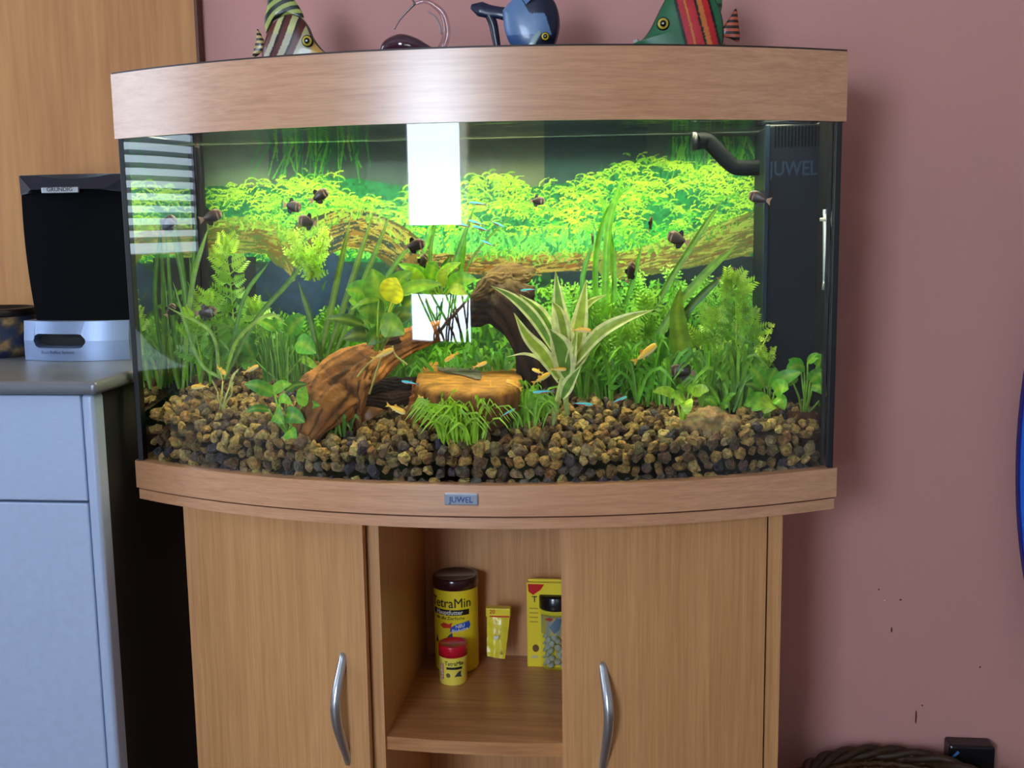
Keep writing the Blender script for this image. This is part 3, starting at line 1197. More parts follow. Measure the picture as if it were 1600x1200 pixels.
# the largest-looking stones are things of their own
order = sorted(range(len(stones)), key=lambda i: -(stones[i][3]/(stones[i][1]-CP[1]))*(1.25 if stones[i][2] > 0.785 else .9))
single = set(order[:300])
kind_mesh = []
for i, (v, f, c) in enumerate(stone_kinds):
    mb = MB()
    mb.add(v, f, c)
    me = mb.mesh('gravel_stone', False)
    me.materials.append(M_STONE)
    kind_mesh.append(me)
rest = MB()
for i, (x, y, z, r) in enumerate(stones):
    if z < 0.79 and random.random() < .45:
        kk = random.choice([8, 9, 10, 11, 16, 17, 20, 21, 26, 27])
    else:
        kk = random.choice([0, 1, 2, 3, 4, 5, 6, 7, 14, 15, 18, 19, 22, 23, 24, 25]) if random.random() < .72 else random.randrange(len(stone_kinds))
    if i in single:
        o = bpy.data.objects.new('gravel_stone', kind_mesh[kk])
        COL.objects.link(o)
        o.location = (x, y, z)
        o.rotation_euler = (random.uniform(0, 6), random.uniform(0, 6), random.uniform(0, 6))
        o.scale = (r, r, r)
        tag(o, 'coarse brown lava gravel stone among the front stones by the tank glass', 'stone', 'front gravel stones behind the glass')
    else:
        v, f, c = stone_kinds[kk]
        rest.add((v @ rot_rand().T)*r+np.array([x, y, z]), f, c)
# dark base sheet under the stones
nx2, ny2 = 60, 24
b0_ = len(rest.v)
for i in range(nx2):
    x = -WI+2*WI*i/(nx2-1)
    for j in range(ny2):
        y = y_front(x)+0.006+(YB-0.016-y_front(x)-0.006)*j/(ny2-1)
        rest.v.append((x, y, ground(x, y)-0.008))
        rest.c.append(lin((52, 42, 32)))
for i in range(nx2-1):
    for j in range(ny2-1):
        a = b0_+i*ny2+j
        rest.f.append((a, a+ny2, a+ny2+1, a+1))
gb = rest.build('gravel_bed', M_STONE, None, False)
tag(gb, 'bed of brown lava gravel covering the tank floor', 'gravel', None, 'stuff')


# rough lava rocks
def lava_rock(px, py, Y, w, h, label, col, seed):
    c = at(px, py, Y)
    s = ppm(Y)
    bm = bmesh.new()
    bmesh.ops.create_icosphere(bm, subdivisions=4, radius=1.0)
    r = random.Random(seed)
    ph = [r.uniform(0, 6) for _ in range(9)]
    mb = MB()
    for v in bm.verts:
        p = np.array(v.co)
        d = 1+.14*math.sin(p[0]*4+ph[0])*math.sin(p[2]*5+ph[1])+.09*math.sin(p[0]*11+ph[2])*math.sin(p[1]*9+ph[3])+.06*math.sin(p[2]*19+ph[4])*math.sin(p[0]*17+ph[5])
        q = p*d*np.array([w*s/2, w*s/2*.8, h*s/2])
        mb.v.append(tuple(c+q))
        mb.c.append(tuple(x*r.uniform(.75, 1.2) for x in lin(col)))
    mb.f = [tuple(v.index for v in f.verts) for f in bm.faces]
    bm.free()
    return tag(mb.build('lava_rock', vcol('pitted_rock', .9, .2, .5, 120, bump=1.0, bscale=150)), label, 'rock')


lava_rock(1108, 668, -0.30, 92, 58, 'pale brown pitted rock in the gravel at the right', (142, 116, 78), 3)
lava_rock(1254, 672, -0.25, 58, 64, 'dark reddish rock under the leafy plant in the right corner', (74, 42, 24), 4)
lava_rock(1040, 644, -0.14, 70, 40, 'dark rock behind the small plant at the right', (52, 46, 34), 8)

# ================================================================ bog wood
BR1, BR2, BR3 = lin((158, 104, 46)), lin((120, 72, 28)), lin((48, 28, 13))


def woodcol(t, th):
    w = math.sin(th*9+1.5*math.sin(t*9))+math.sin(th*17-t*6)*.7
    c = mixc(BR1, BR2, .5+.5*math.sin(th*3+t*4+math.sin(t*17)))
    if math.sin(th) > .82:
        c = mixc(c, BR3, .3)
    return mixc(c, BR3, .75) if w > .85 else c


def limb(parent, name, ctrl, radii, n=64, samples=70, flatten=.7, jit=.02, col=woodcol, ridge=.16, ridges=14):
    mb = MB()
    tube(mb, ctrl, radii, n, col, samples, flatten, jit, True, ridge, ridges)
    return mb.build(name, M_DRIFT, parent)


dw = thing('driftwood', 'forked brown driftwood root leaning out of the gravel left of centre', 'driftwood', tuple(on_ground(470, 700)))
limb(dw, 'trunk', [at(460, 716, -.365), at(482, 672, -.35), at(508, 628, -.33), at(538, 594, -.30), at(585, 560, -.26), at(640, 532, -.22), at(700, 514, -.18)], [.005, .020, .037, .037, .025, .017, .013], flatten=.42)
limb(dw, 'root', [at(556, 672, -.31), at(553, 632, -.315), at(550, 600, -.31), at(562, 572, -.28)], [.006, .014, .024, .018], flatten=.5)
limb(dw, 'root', [at(474, 622, -.335), at(484, 602, -.32), at(520, 584, -.29), at(566, 560, -.265)], [.007, .015, .016, .012], flatten=.6)
limb(dw, 'root', [at(500, 592, -.30), at(560, 558, -.27), at(622, 528, -.235)], [.006, .010, .007], flatten=.8, col=lambda t, a: BR3)
limb(dw, 'root', [at(520, 632, -.28), at(600, 624, -.24), at(680, 618, -.20)], [.010, .012, .009], flatten=.7, col=lambda t, a: BR3)
limb(dw, 'root', [at(560, 612, -.26), at(610, 604, -.23), at(660, 604, -.20)], [.010, .012, .012], flatten=.6, col=lambda t, a: lin((26, 17, 10)))

st = thing('driftwood_stump', 'dark arched driftwood stump standing behind the variegated plant', 'driftwood', tuple(on_ground(845, 640)))


def dark(t, th):
    w = .5+.5*math.sin(th*9+t*7+math.sin(t*15))
    top = max(0, min(1, (t-.62)*5))
    return mixc(mixc(lin((22, 15, 10)), lin((52, 34, 18)), w), mixc(lin((112, 92, 48)), lin((84, 64, 32)), w), top*.85)


limb(st, 'trunk', [at(850, 644, -.20), at(840, 580, -.20), at(824, 522, -.20), at(800, 478, -.20), at(792, 446, -.19), at(818, 424, -.17)], [.032, .025, .026, .034, .031, .012], flatten=.75, col=dark)
limb(st, 'branch', [at(800, 470, -.20), at(765, 478, -.20), at(725, 496, -.20), at(690, 524, -.21)], [.026, .024, .016, .011], flatten=.75, col=lambda t, a: dark(.3, a+t*3))
limb(st, 'branch', [at(800, 446, -.20), at(770, 446, -.205), at(738, 466, -.215)], [.018, .017, .005], flatten=.6, col=lambda t, a: mixc(lin((104, 84, 44)), lin((70, 52, 26)), .5+.5*math.sin(a*9)))
limb(st, 'branch', [at(802, 440, -.19), at(822, 430, -.18), at(834, 418, -.17)], [.013, .010, .003], flatten=.6, col=lambda t, a: lin((100, 84, 46)))

# flat-topped slab of wood
sl = thing('wood_slab', 'flat-topped ochre wood slab lying in the middle of the tank', 'driftwood', tuple(on_ground(720, 650)))
mb = MB()
NS = 48
outl = [(648, 598), (652, 580), (668, 566), (700, 562), (735, 563), (775, 568), (806, 575), (818, 590), (808, 604), (780, 612), (745, 614), (700, 612), (668, 608)]
O = spline([(a, b, 0) for a, b in outl]+[(outl[0][0], outl[0][1], 0)], NS+1)[:NS]
zc_ = at(733, 590, -.24)[2]
rings = []
for k, (sc_, dz, dpx) in enumerate([(0.0, .002, 0), (.5, .002, 0), (.86, .002, 0), (.97, -.001, 0), (1.0, -.008, 0), (1.01, -.022, 0), (1.0, -.036, 0), (.9, -.052, 0), (.6, -.064, 0), (0, -.064, 0)]):
    for j in range(NS):
        x_, y_ = 733+(O[j][0]-733)*sc_, 588+(O[j][1]-588)*sc_
        p = atz(x_, y_, zc_)
        wob = 1+.02*math.sin(j*1.7+k*2)
        tiltz = -.010*(p[0]-at(733, 590, -.24)[0])/.08 if dz < -.01 else 0
        mb.v.append((p[0]*1.0, p[1], zc_+dz*wob+tiltz*(-dz)*12*(-1)))
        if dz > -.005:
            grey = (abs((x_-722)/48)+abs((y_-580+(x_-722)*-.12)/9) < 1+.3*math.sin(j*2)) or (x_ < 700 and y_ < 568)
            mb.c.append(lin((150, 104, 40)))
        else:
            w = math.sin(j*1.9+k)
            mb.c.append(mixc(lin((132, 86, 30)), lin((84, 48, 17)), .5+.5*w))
for k in range(9):
    for j in range(NS):
        a, b = k*NS+j, k*NS+(j+1) % NS
        mb.f.append((a, a+NS, b+NS, b))
mb.build('slab', M_DRIFT, sl)
mb = MB()
gp = spline([(q[0], q[1], 0) for q in [(680, 571), (700, 567), (735, 571), (752, 584), (748, 593), (722, 586), (700, 583), (684, 578)]]+[(685, 572, 0)], 30)[:29]
mb.add([atz(a, b, zc_+.0032) for a, b, _ in gp], [tuple(range(29))], lin((86, 84, 76)))
mb.build('grey_patch', M_DRIFT, sl, False)
limb(sl, 'foot', [at(640, 660, -.27), at(655, 635, -.27), at(668, 612, -.26)], [.012, .014, .020], flatten=.7, col=lambda t, a: lin((112, 62, 22)))
limb(sl, 'foot', [at(790, 640, -.22), at(780, 622, -.22), at(770, 610, -.22)], [.016, .016, .018], flatten=.7, col=lambda t, a: lin((70, 40, 16)))

for px, py, tx, ty, c, lab in [(548, 660, 598, 640, (128, 82, 34), 'dry brown leaf lying left under the driftwood'), (655, 660, 690, 648, (140, 76, 26), 'curled brown leaf beneath the wood slab'), (640, 632, 652, 672, (116, 58, 20), 'upright brown bark flake beneath the wood slab')]:
    a, b = at(px, py, -.30), at(tx, ty, -.30)
    mid = (a+b)/2+np.array([0, -.006, .004])
    P = spline([a, mid, b], 9)
    mb = MB()
    up = unit(np.cross(b-a, [0, -1, .3]))
    for i, p in enumerate(P):
        w = .009*math.sin(PI*(.06+.9*i/8))
        mb.v += [tuple(p-up*w), tuple(p+np.array([0, -.003, 0])), tuple(p+up*w)]
        mb.c += [lin(c)]*3
        if i:
            k = 3*i
            mb.f += [(k-3, k, k+1, k-2), (k-2, k+1, k+2, k-1)]
    tag(mb.build('dead_leaf', M_LEAF), lab, 'leaf')

# ================================================================ plants
G_LIGHT, G_MID, G_DARK, G_YEL = lin((150, 205, 50)), lin((92, 164, 34)), lin((42, 98, 20)), lin((206, 224, 60))


def prof_lance(t):
    return max(.03, math.sin(PI*min(1, .06+.94*t)**.8))


def prof_ovate(t):
    return max(.03, (math.sin(PI*(.04+.95*t)**.72))**.75)


def prof_strap(t):
    return min(1, .55+3*t)*(1 if t < .7 else max(.05, 1-((t-.7)/.3)**1.6))


def inside(q):
    """leaves bend at the panes instead of passing through them"""
    x = min(.4495, max(-.4495, q[0]))
    return np.array([x, min(-.046, max(q[1], y_front(x)+.002)), q[2]])


def leaf(parent, ctrl, width, prof=prof_ovate, col=G_MID, rib=None, N=(0, -1, .5), fold=.15, nseg=10, ruffle=0.0, edge=None, name='leaf', wave=0.0, mat=None, mb=None):
    P = spline(ctrl, nseg)
    Tn = np.gradient(P, axis=0)
    N = unit(N)
    own = mb is None
    mb = mb or MB()
    us = [-1, -.58, -.5, 0, .5, .58, 1] if edge else [-1, -.5, 0, .5, 1]
    k = len(us)
    vs_, cs, fs = [], [], []
    for i in range(nseg):
        t = i/(nseg-1)
        s = unit(np.cross(unit(Tn[i]), N))
        nn = np.cross(s, unit(Tn[i]))
        w = width/2*prof(t)
        for u in us:
            q = P[i]+s*u*w+nn*(fold*abs(u)*w+ruffle*w*math.sin(t*34)*(abs(u) > .3)+wave*w*math.sin(t*9+u*2)*abs(u))
            vs_.append(inside(q))
            c = col
            if edge and abs(u) > .55:
                c = edge
            elif rib and abs(u) < .1:
                c = rib
            elif ruffle or rib:
                c = tuple(x*(1+.16*math.sin(t*34)) for x in c)
            cs.append(c)
        if i:
            for j in range(k-1):
                a = (i-1)*k+j
                fs.append((a, a+1, a+k+1, a+k))
    mb.add(vs_, fs, cs)
    if own:
        return mb.build(name, mat or M_LEAF, parent)
    return mb


def stalk(parent, ctrl, r0, r1, col=G_MID, name='stem'):
    mb = MB()
    tube(mb, ctrl, [r0, r1], 6, col, 8)
    return mb.build(name, M_LEAF, parent)


def jit(c, a=.18):
    f = 1+random.uniform(-a, a)
    return tuple(min(1, x*f) for x in c)


# --- variegated plant in the middle
base = on_ground(868, 662)
dr = thing('variegated_plant', 'tall plant with cream-edged sword leaves in front of the dark stump', 'plant', tuple(base))
YV = base[1]
s = ppm(YV)
CREAM, VG, VD = lin((232, 236, 160)), lin((158, 182, 58)), lin((108, 150, 52))
for pts, w, c, dy in [
    ([(893, 566), (878, 505), (868, 424)], 27, VD, 0), ([(894, 566), (906, 505), (916, 437)], 23, VG, .005),
    ([(874, 560), (838, 500), (803, 466), (766, 446)], 15, VD, 0), ([(874, 592), (848, 553), (824, 526), (803, 489)], 19, VG, -.01),
    ([(885, 590), (876, 545), (858, 514)], 32, VD, -.015), ([(888, 580), (932, 525), (978, 498), (1022, 484)], 17, VG, 0),
    ([(878, 622), (892, 596), (908, 572)], 17, VD, -.012), ([(900, 575), (916, 545), (932, 515)], 14, VD, .012),
    ([(872, 598), (850, 566), (822, 553), (790, 558)], 5, CREAM, -.005), ([(896, 506), (920, 474), (948, 460)], 9, VG, .012),
    ([(868, 530), (842, 490), (812, 460)], 20, VD, .015), ([(888, 560), (876, 495), (862, 470)], 15, VG, -.008),
        ([(890, 590), (893, 555), (902, 512)], 14, VG, -.01)]:
    n_ = len(pts)
    leaf(dr, [at(x, y, YV+dy-.02*(i/(n_-1))) for i, (x, y) in enumerate(pts)], w*s*1.22, prof_lance, jit(c, .08), None, (random.uniform(-.3, .3), -1, .35), .3, 14, 0, CREAM, wave=.12)
stalk(dr, [at(864, 664, YV), at(872, 622, YV), at(882, 575, YV)], .0042, .0032, lin((190, 206, 120)))
stalk(dr, [at(887, 648, YV+.01), at(883, 612, YV+.01), at(886, 572, YV)], .0036, .0030, lin((176, 196, 110)))


def rosette(name, label, base, leaves, col, stemcol=None, dyt=-.012, mat=None, ruffle=0.0):
    """leaves: (attach px, tip px, width px, tone, dy)"""
    pl_ = thing(name, label, 'plant', tuple(base))
    Y = base[1]
    s_ = ppm(Y)
    for (ax, ay), (tx, ty), w, c, dy in leaves:
        A, B = at(ax, ay, Y+dy), at(tx, ty, Y+dy+dyt)
        mid = (A+B)/2+np.array([0, -.003, .004])
        N = (random.uniform(-.3, .3), -1, random.uniform(.05, .5))
        leaf(pl_, [A, mid, B], w*s_*1.18, prof_ovate, jit(c), mixc(c, G_YEL, .35), N, .18, 11, ruffle, mat=mat)
        m1 = base*.45+A*.55+np.array([0, -.004, .0])
        stalk(pl_, [base+np.array([random.uniform(-.004, .004), 0, 0]), m1, A], .0016, .0011, stemcol or mixc(c, G_YEL, .2))
    return pl_


b = at(590, 548, -.285)
rosette('broadleaf_plant', 'plant with broad ribbed leaves and one yellow leaf on the driftwood', b, [
    ((598, 478), (582, 420), 42, lin((96, 152, 32)), 0), ((612, 472), (619, 434), 36, lin((232, 226, 30)), -.01), ((582, 466), (540, 452), 32, G_MID, .005),
    ((596, 506), (632, 522), 34, lin((120, 172, 38)), -.015), ((598, 492), (560, 486), 36, lin((84, 142, 30)), -.005), ((592, 468), (548, 484), 8, G_LIGHT, -.015),
    ((568, 508), (508, 498), 16, lin((70, 110, 26)), 0), ((580, 525), (536, 530), 22, lin((62, 96, 22)), 0), ((622, 458), (690, 444), 20, lin((120, 176, 40)), .01),
    ((630, 480), (672, 468), 26, lin((60, 110, 26)), .01), ((610, 500), (650, 492), 24, lin((74, 116, 26)), .015), ((640, 486), (668, 500), 22, lin((80, 110, 30)), .02),
    ((590, 500), (560, 512), 32, lin((90, 150, 30)), .012), ((606, 462), (644, 424), 26, lin((88, 146, 34)), .02), ((575, 480), (545, 470), 26, lin((100, 160, 36)), .01), ((600, 520), (574, 540), 24, lin((70, 120, 26)), .0)], G_MID)
for pts in [[(600, 545), (590, 575), (577, 616)], [(613, 540), (618, 555), (636, 570)], [(585, 560), (565, 580), (548, 606)]]:
    mb = MB()
    tube(mb, [at(x, y, -.315) for x, y in pts], [.0010, .0014], 6, lin((190, 186, 96)), 10)
    o = mb.build('aerial_root', M_LEAF)
    tag(o, {600: 'long pale root hanging from the broad ribbed plant', 613: 'curved pale root at the right of the broad ribbed plant', 585: 'thin slanting root across the driftwood trunk'}[pts[0][0]], 'root')

b = at(690, 470, -.20)
rosette('sword_plant', 'fresh green sword plant behind the white window reflection', b, [
    ((668, 440), (622, 412), 15, G_MID, 0), ((672, 442), (630, 416), 20, lin((96, 160, 40)), .01), ((662, 446), (634, 418), 18, G_LIGHT, -.01), ((672, 440), (682, 408), 20, lin((110, 176, 44)), 0),
    ((682, 438), (720, 410), 14, G_LIGHT, -.01), ((690, 448), (698, 418), 15, lin((170, 200, 56)), -.015), ((700, 448), (744, 436), 24, lin((110, 176, 44)), -.01), ((704, 452), (730, 462), 16, lin((170, 200, 50)), -.015),
    ((676, 452), (640, 455), 18, G_MID, -.01), ((690, 445), (704, 400), 14, G_DARK, .01)], G_MID)

rosette('round_leaf_plant', 'plant with rounded glossy leaves above the fine hair grass', on_ground(440, 600), [
    ((450, 522), (478, 494), 26, lin((80, 160, 30)), 0), ((464, 535), (494, 552), 28, lin((80, 160, 30)), -.01), ((432, 516), (396, 500), 14, G_MID, 0), ((424, 518), (444, 500), 16, lin((90, 170, 40)), .005),
    ((396, 560), (378, 520), 20, lin((60, 150, 40)), 0), ((470, 560), (500, 580), 12, G_LIGHT, 0)], G_MID)

rosette('small_broadleaf_plant', 'low plant with rounded dark green leaves at the front left', on_ground(450, 680), [
    ((428, 615), (382, 600), 20, lin((76, 150, 28)), 0), ((428, 612), (456, 600), 15, lin((130, 200, 50)), -.005), ((472, 634), (478, 604), 18, lin((112, 176, 52)), -.01), ((436, 624), (456, 632), 14, lin((120, 190, 40)), -.01),
    ((420, 640), (384, 644), 11, lin((62, 140, 26)), -.005), ((428, 648), (442, 662), 22, G_MID, -.01), ((446, 648), (476, 660), 24, lin((70, 150, 26)), -.012), ((452, 672), (460, 696), 20, lin((100, 180, 30)), -.015),
    ((446, 612), (480, 600), 12, G_DARK, .005), ((480, 640), (500, 634), 12, G_MID, 0)], G_MID)

rosette('small_leafy_plant', 'small yellow-green leafy plant beside the pale rock at the right', on_ground(1066, 668), [
    ((1056, 618), (1020, 612), 14, lin((160, 206, 56)), 0), ((1066, 620), (1046, 622), 12, lin((130, 190, 46)), -.005), ((1070, 622), (1054, 634), 14, lin((150, 204, 50)), -.008), ((1072, 626), (1074, 648), 18, lin((160, 206, 50)), -.01),
    ((1082, 616), (1108, 610), 16, lin((160, 210, 56)), -.005), ((1068, 614), (1056, 606), 10, G_MID, 0), ((1076, 614), (1090, 604), 12, lin((120, 180, 40)), 0)], G_MID)
rosette('low_leafy_plant', 'low plant with narrow green leaves behind the pale rock', on_ground(1130, 655), [
    ((1120, 634), (1100, 624), 12, G_MID, 0), ((1126, 640), (1138, 636), 12, lin((80, 150, 30)), 0), ((1124, 630), (1102, 598), 6, G_MID, 0), ((1130, 632), (1150, 614), 8, G_MID, 0)], G_MID)
rosette('corner_broadleaf_plant', 'dense broad-leaved green plant in front of the filter box', on_ground(1198, 652), [
    ((1194, 604), (1172, 574), 22, G_MID, .005), ((1200, 606), (1212, 574), 24, lin((70, 146, 30)), .01), ((1204, 604), (1252, 582), 20, lin((76, 150, 30)), 0), ((1196, 624), (1162, 634), 20, lin((96, 170, 32)), -.005),
    ((1200, 624), (1174, 642), 24, lin((110, 180, 34)), -.01), ((1206, 626), (1194, 646), 24, lin((150, 190, 44)), -.012), ((1212, 622), (1226, 640), 18, lin((100, 170, 32)), -.01), ((1210, 612), (1232, 608), 24, lin((100, 172, 32)), -.008),
    ((1190, 610), (1164, 600), 16, G_DARK, .005)], G_MID)
rosette('corner_small_plant', 'plant with small heart-shaped leaves on the dark rock in the corner', at(1258, 648, -.25), [
    ((1256, 572), (1228, 580), 20, lin((70, 150, 30)), 0), ((1252, 580), (1232, 562), 14, G_MID, .005), ((1276, 572), (1292, 562), 18, lin((76, 150, 32)), -.005), ((1262, 566), (1284, 558), 12, G_MID, 0),
    ((1266, 596), (1290, 584), 20, lin((84, 160, 32)), -.008), ((1270, 602), (1294, 620), 18, lin((60, 130, 26)), -.01), ((1240, 600), (1226, 590), 18, lin((84, 150, 30)), -.006), ((1280, 626), (1292, 644), 14, G_DARK, -.006)], G_MID)
rosette('pale_crown_plant', 'nearly bare plant crown with pale stems at the left', on_ground(348, 642), [
    ((348, 596), (346, 576), 3, lin((190, 190, 110)), 0), ((358, 606), (374, 576), 4, lin((200, 200, 130)), 0), ((340, 612), (330, 592), 3, lin((190, 180, 120)), 0), ((362, 616), (366, 596), 4, lin((180, 184, 100)), -.003)], G_MID)


# --- grasses
def tuft(name, label, px0, px1, py, hpx, nb, w, col, curl=.5, ydep=0.0, group=None):
    b_ = on_ground((px0+px1)/2, py)
    g = thing(name, label, 'plant', tuple(b_))
    mb = MB()
    for _ in range(nb):
        p = on_ground(random.uniform(px0, px1), py+random.uniform(-6, 2))
        p = p+np.array([0, random.uniform(-.012, .02)+ydep, 0])
        p[2] = ground(p[0], p[1])
        s_ = ppm(p[1])
        h = hpx*s_*random.uniform(.45, 1)
        d = max(-.75, min(.75, random.gauss(0, curl)))
        e = max(-.4, min(.4, random.gauss(0, curl*.6)))
        ctrl = [p, p+np.array([d*.25*h, e*.25*h, h*.55]), p+np.array([d*.7*h, e*.7*h, h*(.95-.3*abs(d))]), p+np.array([d*1.15*h, e*h, h*(.9-.75*abs(d))])]
        leaf(None, ctrl, w*s_*random.uniform(.7, 1.2), prof_strap, jit(mixc(col, G_LIGHT, random.random()*.45), .2), None, (random.uniform(-.6, .6), -1, .3), .2, 7, mb=mb)
    o = mb.build('blades', M_LEAF, g)
    o['kind'] = 'stuff'
    return g


tuft('grass_tuft', 'bright curly grass tuft standing foremost on the gravel', 684, 758, 690, 86, 300, 3.4, lin((150, 196, 40)), .6)
tuft('grass_tuft', 'curly grass tuft just left of the variegated plant', 756, 850, 664, 68, 280, 3.4, lin((118, 178, 32)), .62)
tuft('hair_grass', 'fine upright hair grass clump at the left', 412, 486, 600, 96, 190, 1.8, lin((58, 120, 20)), .12)
tuft('dwarf_sword', 'small dark sword grass in front of the driftwood root', 506, 552, 678, 46, 16, 6, lin((46, 96, 18)), .5)
for i, (a, b_, c, h, lab) in enumerate([(560, 650, 620, 90, 'broad grass blades behind the driftwood trunk'), (690, 790, 610, 70, 'short grass behind the wood slab'), (900, 990, 622, 110, 'thick green grass right of the variegated plant'), (990, 1050, 632, 120, 'soft green grass before the right log'), (1090, 1170, 640, 110, 'bushy grass left of the filter box'), (268, 330, 600, 110, 'loose grass along the left side glass')]):
    tuft('background_grass', lab, a, b_, c, h, 110 if i < 5 else 40, 5.5, lin((70, 146, 24)) if i < 4 else lin((80, 140, 22)), .35)


# --- fine-leaved stem plants
def frond(mb, p, d, ln, col, w=.16, pairs=4):
    d = unit(d)
    side = unit(np.cross(d, [0, -1, .3]))
    t = np.cross(side, d)
    vs_, fs = [], []
    e = p+d*ln+t*ln*.12
    q = side*ln*.03
    vs_ += [p-q, p+q, e]
    fs.append((0, 1, 2))
    for i in range(pairs):
        f = .22+.62*i/max(1, pairs-1)
        a = p+(e-p)*f
        L_ = ln*(.42-.26*f)
        for sg in (-1, 1):
            b0 = len(vs_)
            tip = a+side*sg*L_+d*L_*.75+t*L_*.2
            mm = (a+tip)/2
            o = unit(np.cross(tip-a, t))*L_*w*2
            vs_ += [a, mm+o, tip, mm-o]
            fs.append((b0, b0+1, b0+2, b0+3))
    mb.add(vs_, fs, jit(col, .22))


def stem_plant(name, label, stems, col, leaflen, step=11, per=3, pairs=4, tipcol=None, w=.16):
    first = stems[0][0]
    Y0 = stems[0][1]
    g = thing(name, label, 'plant', tuple(at(first[0][0], first[0][1], Y0)))
    fol = MB()
    for pts, Y in stems:
        s_ = ppm(Y)
        C_ = [at(x, y, Y+random.uniform(-.004, .004)) for x, y in pts]
        stalk(g, C_, .0014, .0009, mixc(col, G_YEL, .3))
        L_ = sum(math.dist(pts[i], pts[i+1]) for i in range(len(pts)-1))
        k = max(3, int(L_/step))
        P = spline(C_, k+2)
        for i in range(1, k+2):
            t = i/(k+1)
            for j in range(per):
                th_ = 2*PI*(j+random.random()*.6)/per+i*1.1
                d = np.array([math.cos(th_), math.sin(th_)*.8, random.uniform(.15, .75)+(.7 if i > k-1 else 0)])
                c = mixc(col, tipcol or G_LIGHT, min(1, t**2*.9))
                frond(fol, P[i], d, leaflen*s_*random.uniform(.7, 1.15)*(1-.25*t), c, w, pairs)
    o = fol.build('foliage', M_LEAF, g)
    o['kind'] = 'stuff'
    return g


W1, W2 = lin((80, 146, 26)), lin((66, 134, 22))
TIP = lin((160, 204, 50))
stem_plant('water_wisteria', 'feathery light green stem plant at the left below the mossy log', [([(372, 590), (366, 520), (360, 440), (352, 388)], -.17), ([(340, 585), (335, 520), (326, 476)], -.18), ([(395, 585), (400, 520), (396, 486)], -.15), ([(318, 580), (308, 530), (300, 500)], -.2)], W1, 46, 19, 3, 6, TIP, .11)
stem_plant('water_wisteria', 'pale feathery sprig in front of the dark blue hollow', [([(500, 438), (478, 402), (456, 372)], -.22), ([(490, 428), (500, 392), (508, 368)], -.22), ([(480, 420), (452, 400)], -.22), ([(492, 440), (484, 420)], -.22)], lin((160, 214, 60)), 24, 8, 4, 3, lin((206, 240, 96)), .2)
stem_plant('water_wisteria', 'tall feathery green stem plant against the filter box', [([(1140, 650), (1150, 560), (1150, 470), (1142, 446)], -.2), ([(1120, 645), (1118, 560), (1112, 500)], -.18), ([(1166, 650), (1168, 560), (1170, 500)], -.2), ([(1100, 640), (1092, 570), (1096, 540)], -.16), ([(1150, 655), (1134, 600), (1136, 560)], -.23)], W1, 44, 17, 3, 6, TIP, .10)
stem_plant('filter_side_sprig', 'thin yellow-green sprig rising in front of the filter box', [([(1184, 600), (1192, 560), (1188, 548), (1206, 512)], -.235), ([(1190, 590), (1200, 565), (1208, 548)], -.235)], lin((150, 196, 44)), 13, 9, 3, 3, lin((196, 220, 70)), .24)
stem_plant('bushy_stem_plant', 'dense fine-leaved green bush right of the variegated plant', [([(960, 630), (956, 560), (950, 500)], -.16), ([(1000, 635), (1004, 560), (1010, 480)], -.17), ([(935, 620), (930, 550), (926, 486)], -.13), ([(1030, 635), (1040, 570), (1036, 500)], -.15), ([(980, 630), (980, 570), (976, 530)], -.2)], W2, 56, 17, 4, 4, lin((130, 186, 46)), .11)
stem_plant('bushy_stem_plant', 'bright bushy plant below the right mossy log', [([(1010, 520), (1000, 470), (990, 440)], -.1), ([(1060, 520), (1056, 470), (1050, 436)], -.1), ([(960, 500), (954, 470), (950, 448)], -.09), ([(1100, 520), (1106, 480), (1100, 452)], -.1), ([(880, 520), (878, 480), (872, 462)], -.09), ([(930, 520), (920, 480), (910, 460)], -.09)], lin((90, 180, 50)), 30, 11, 4, 3, lin((160, 226, 90)), .14)
stem_plant('carpet_stem_plant', 'low green thicket behind the round-leaved plant at the left', [([(420, 560), (410, 520), (400, 500)], -.1), ([(500, 560), (505, 530), (520, 505)], -.1), ([(540, 580), (545, 550), (540, 530)], -.12), ([(380, 570), (376, 540), (372, 520)], -.1), ([(460, 565), (462, 530), (456, 515)], -.08)], lin((70, 150, 24)), 44, 14, 4, 4, lin((120, 180, 40)), .15)

# crinkled broad leaves at the right
cr = thing('crinkled_leaf_plant', 'plant with long crinkled olive leaves left of the feathery bush', 'plant', tuple(on_ground(1075, 640)))
for pts, w, c in [([(1072, 630), (1066, 560), (1058, 490), (1064, 446)], 32, lin((110, 150, 30))), ([(1070, 635), (1040, 600), (1016, 560)], 34, lin((76, 120, 24))), ([(1078, 630), (1090, 600), (1080, 560)], 26, lin((90, 140, 28))), ([(1076, 635), (1052, 610), (1024, 590)], 26, lin((90, 136, 26)))]:
    leaf(cr, [at(x, y, -.19-.01*i) for i, (x, y) in enumerate(pts)], w*ppm(-.19), prof_lance, c, mixc(c, G_YEL, .3), (.2, -1, .3), .12, 26, .10)

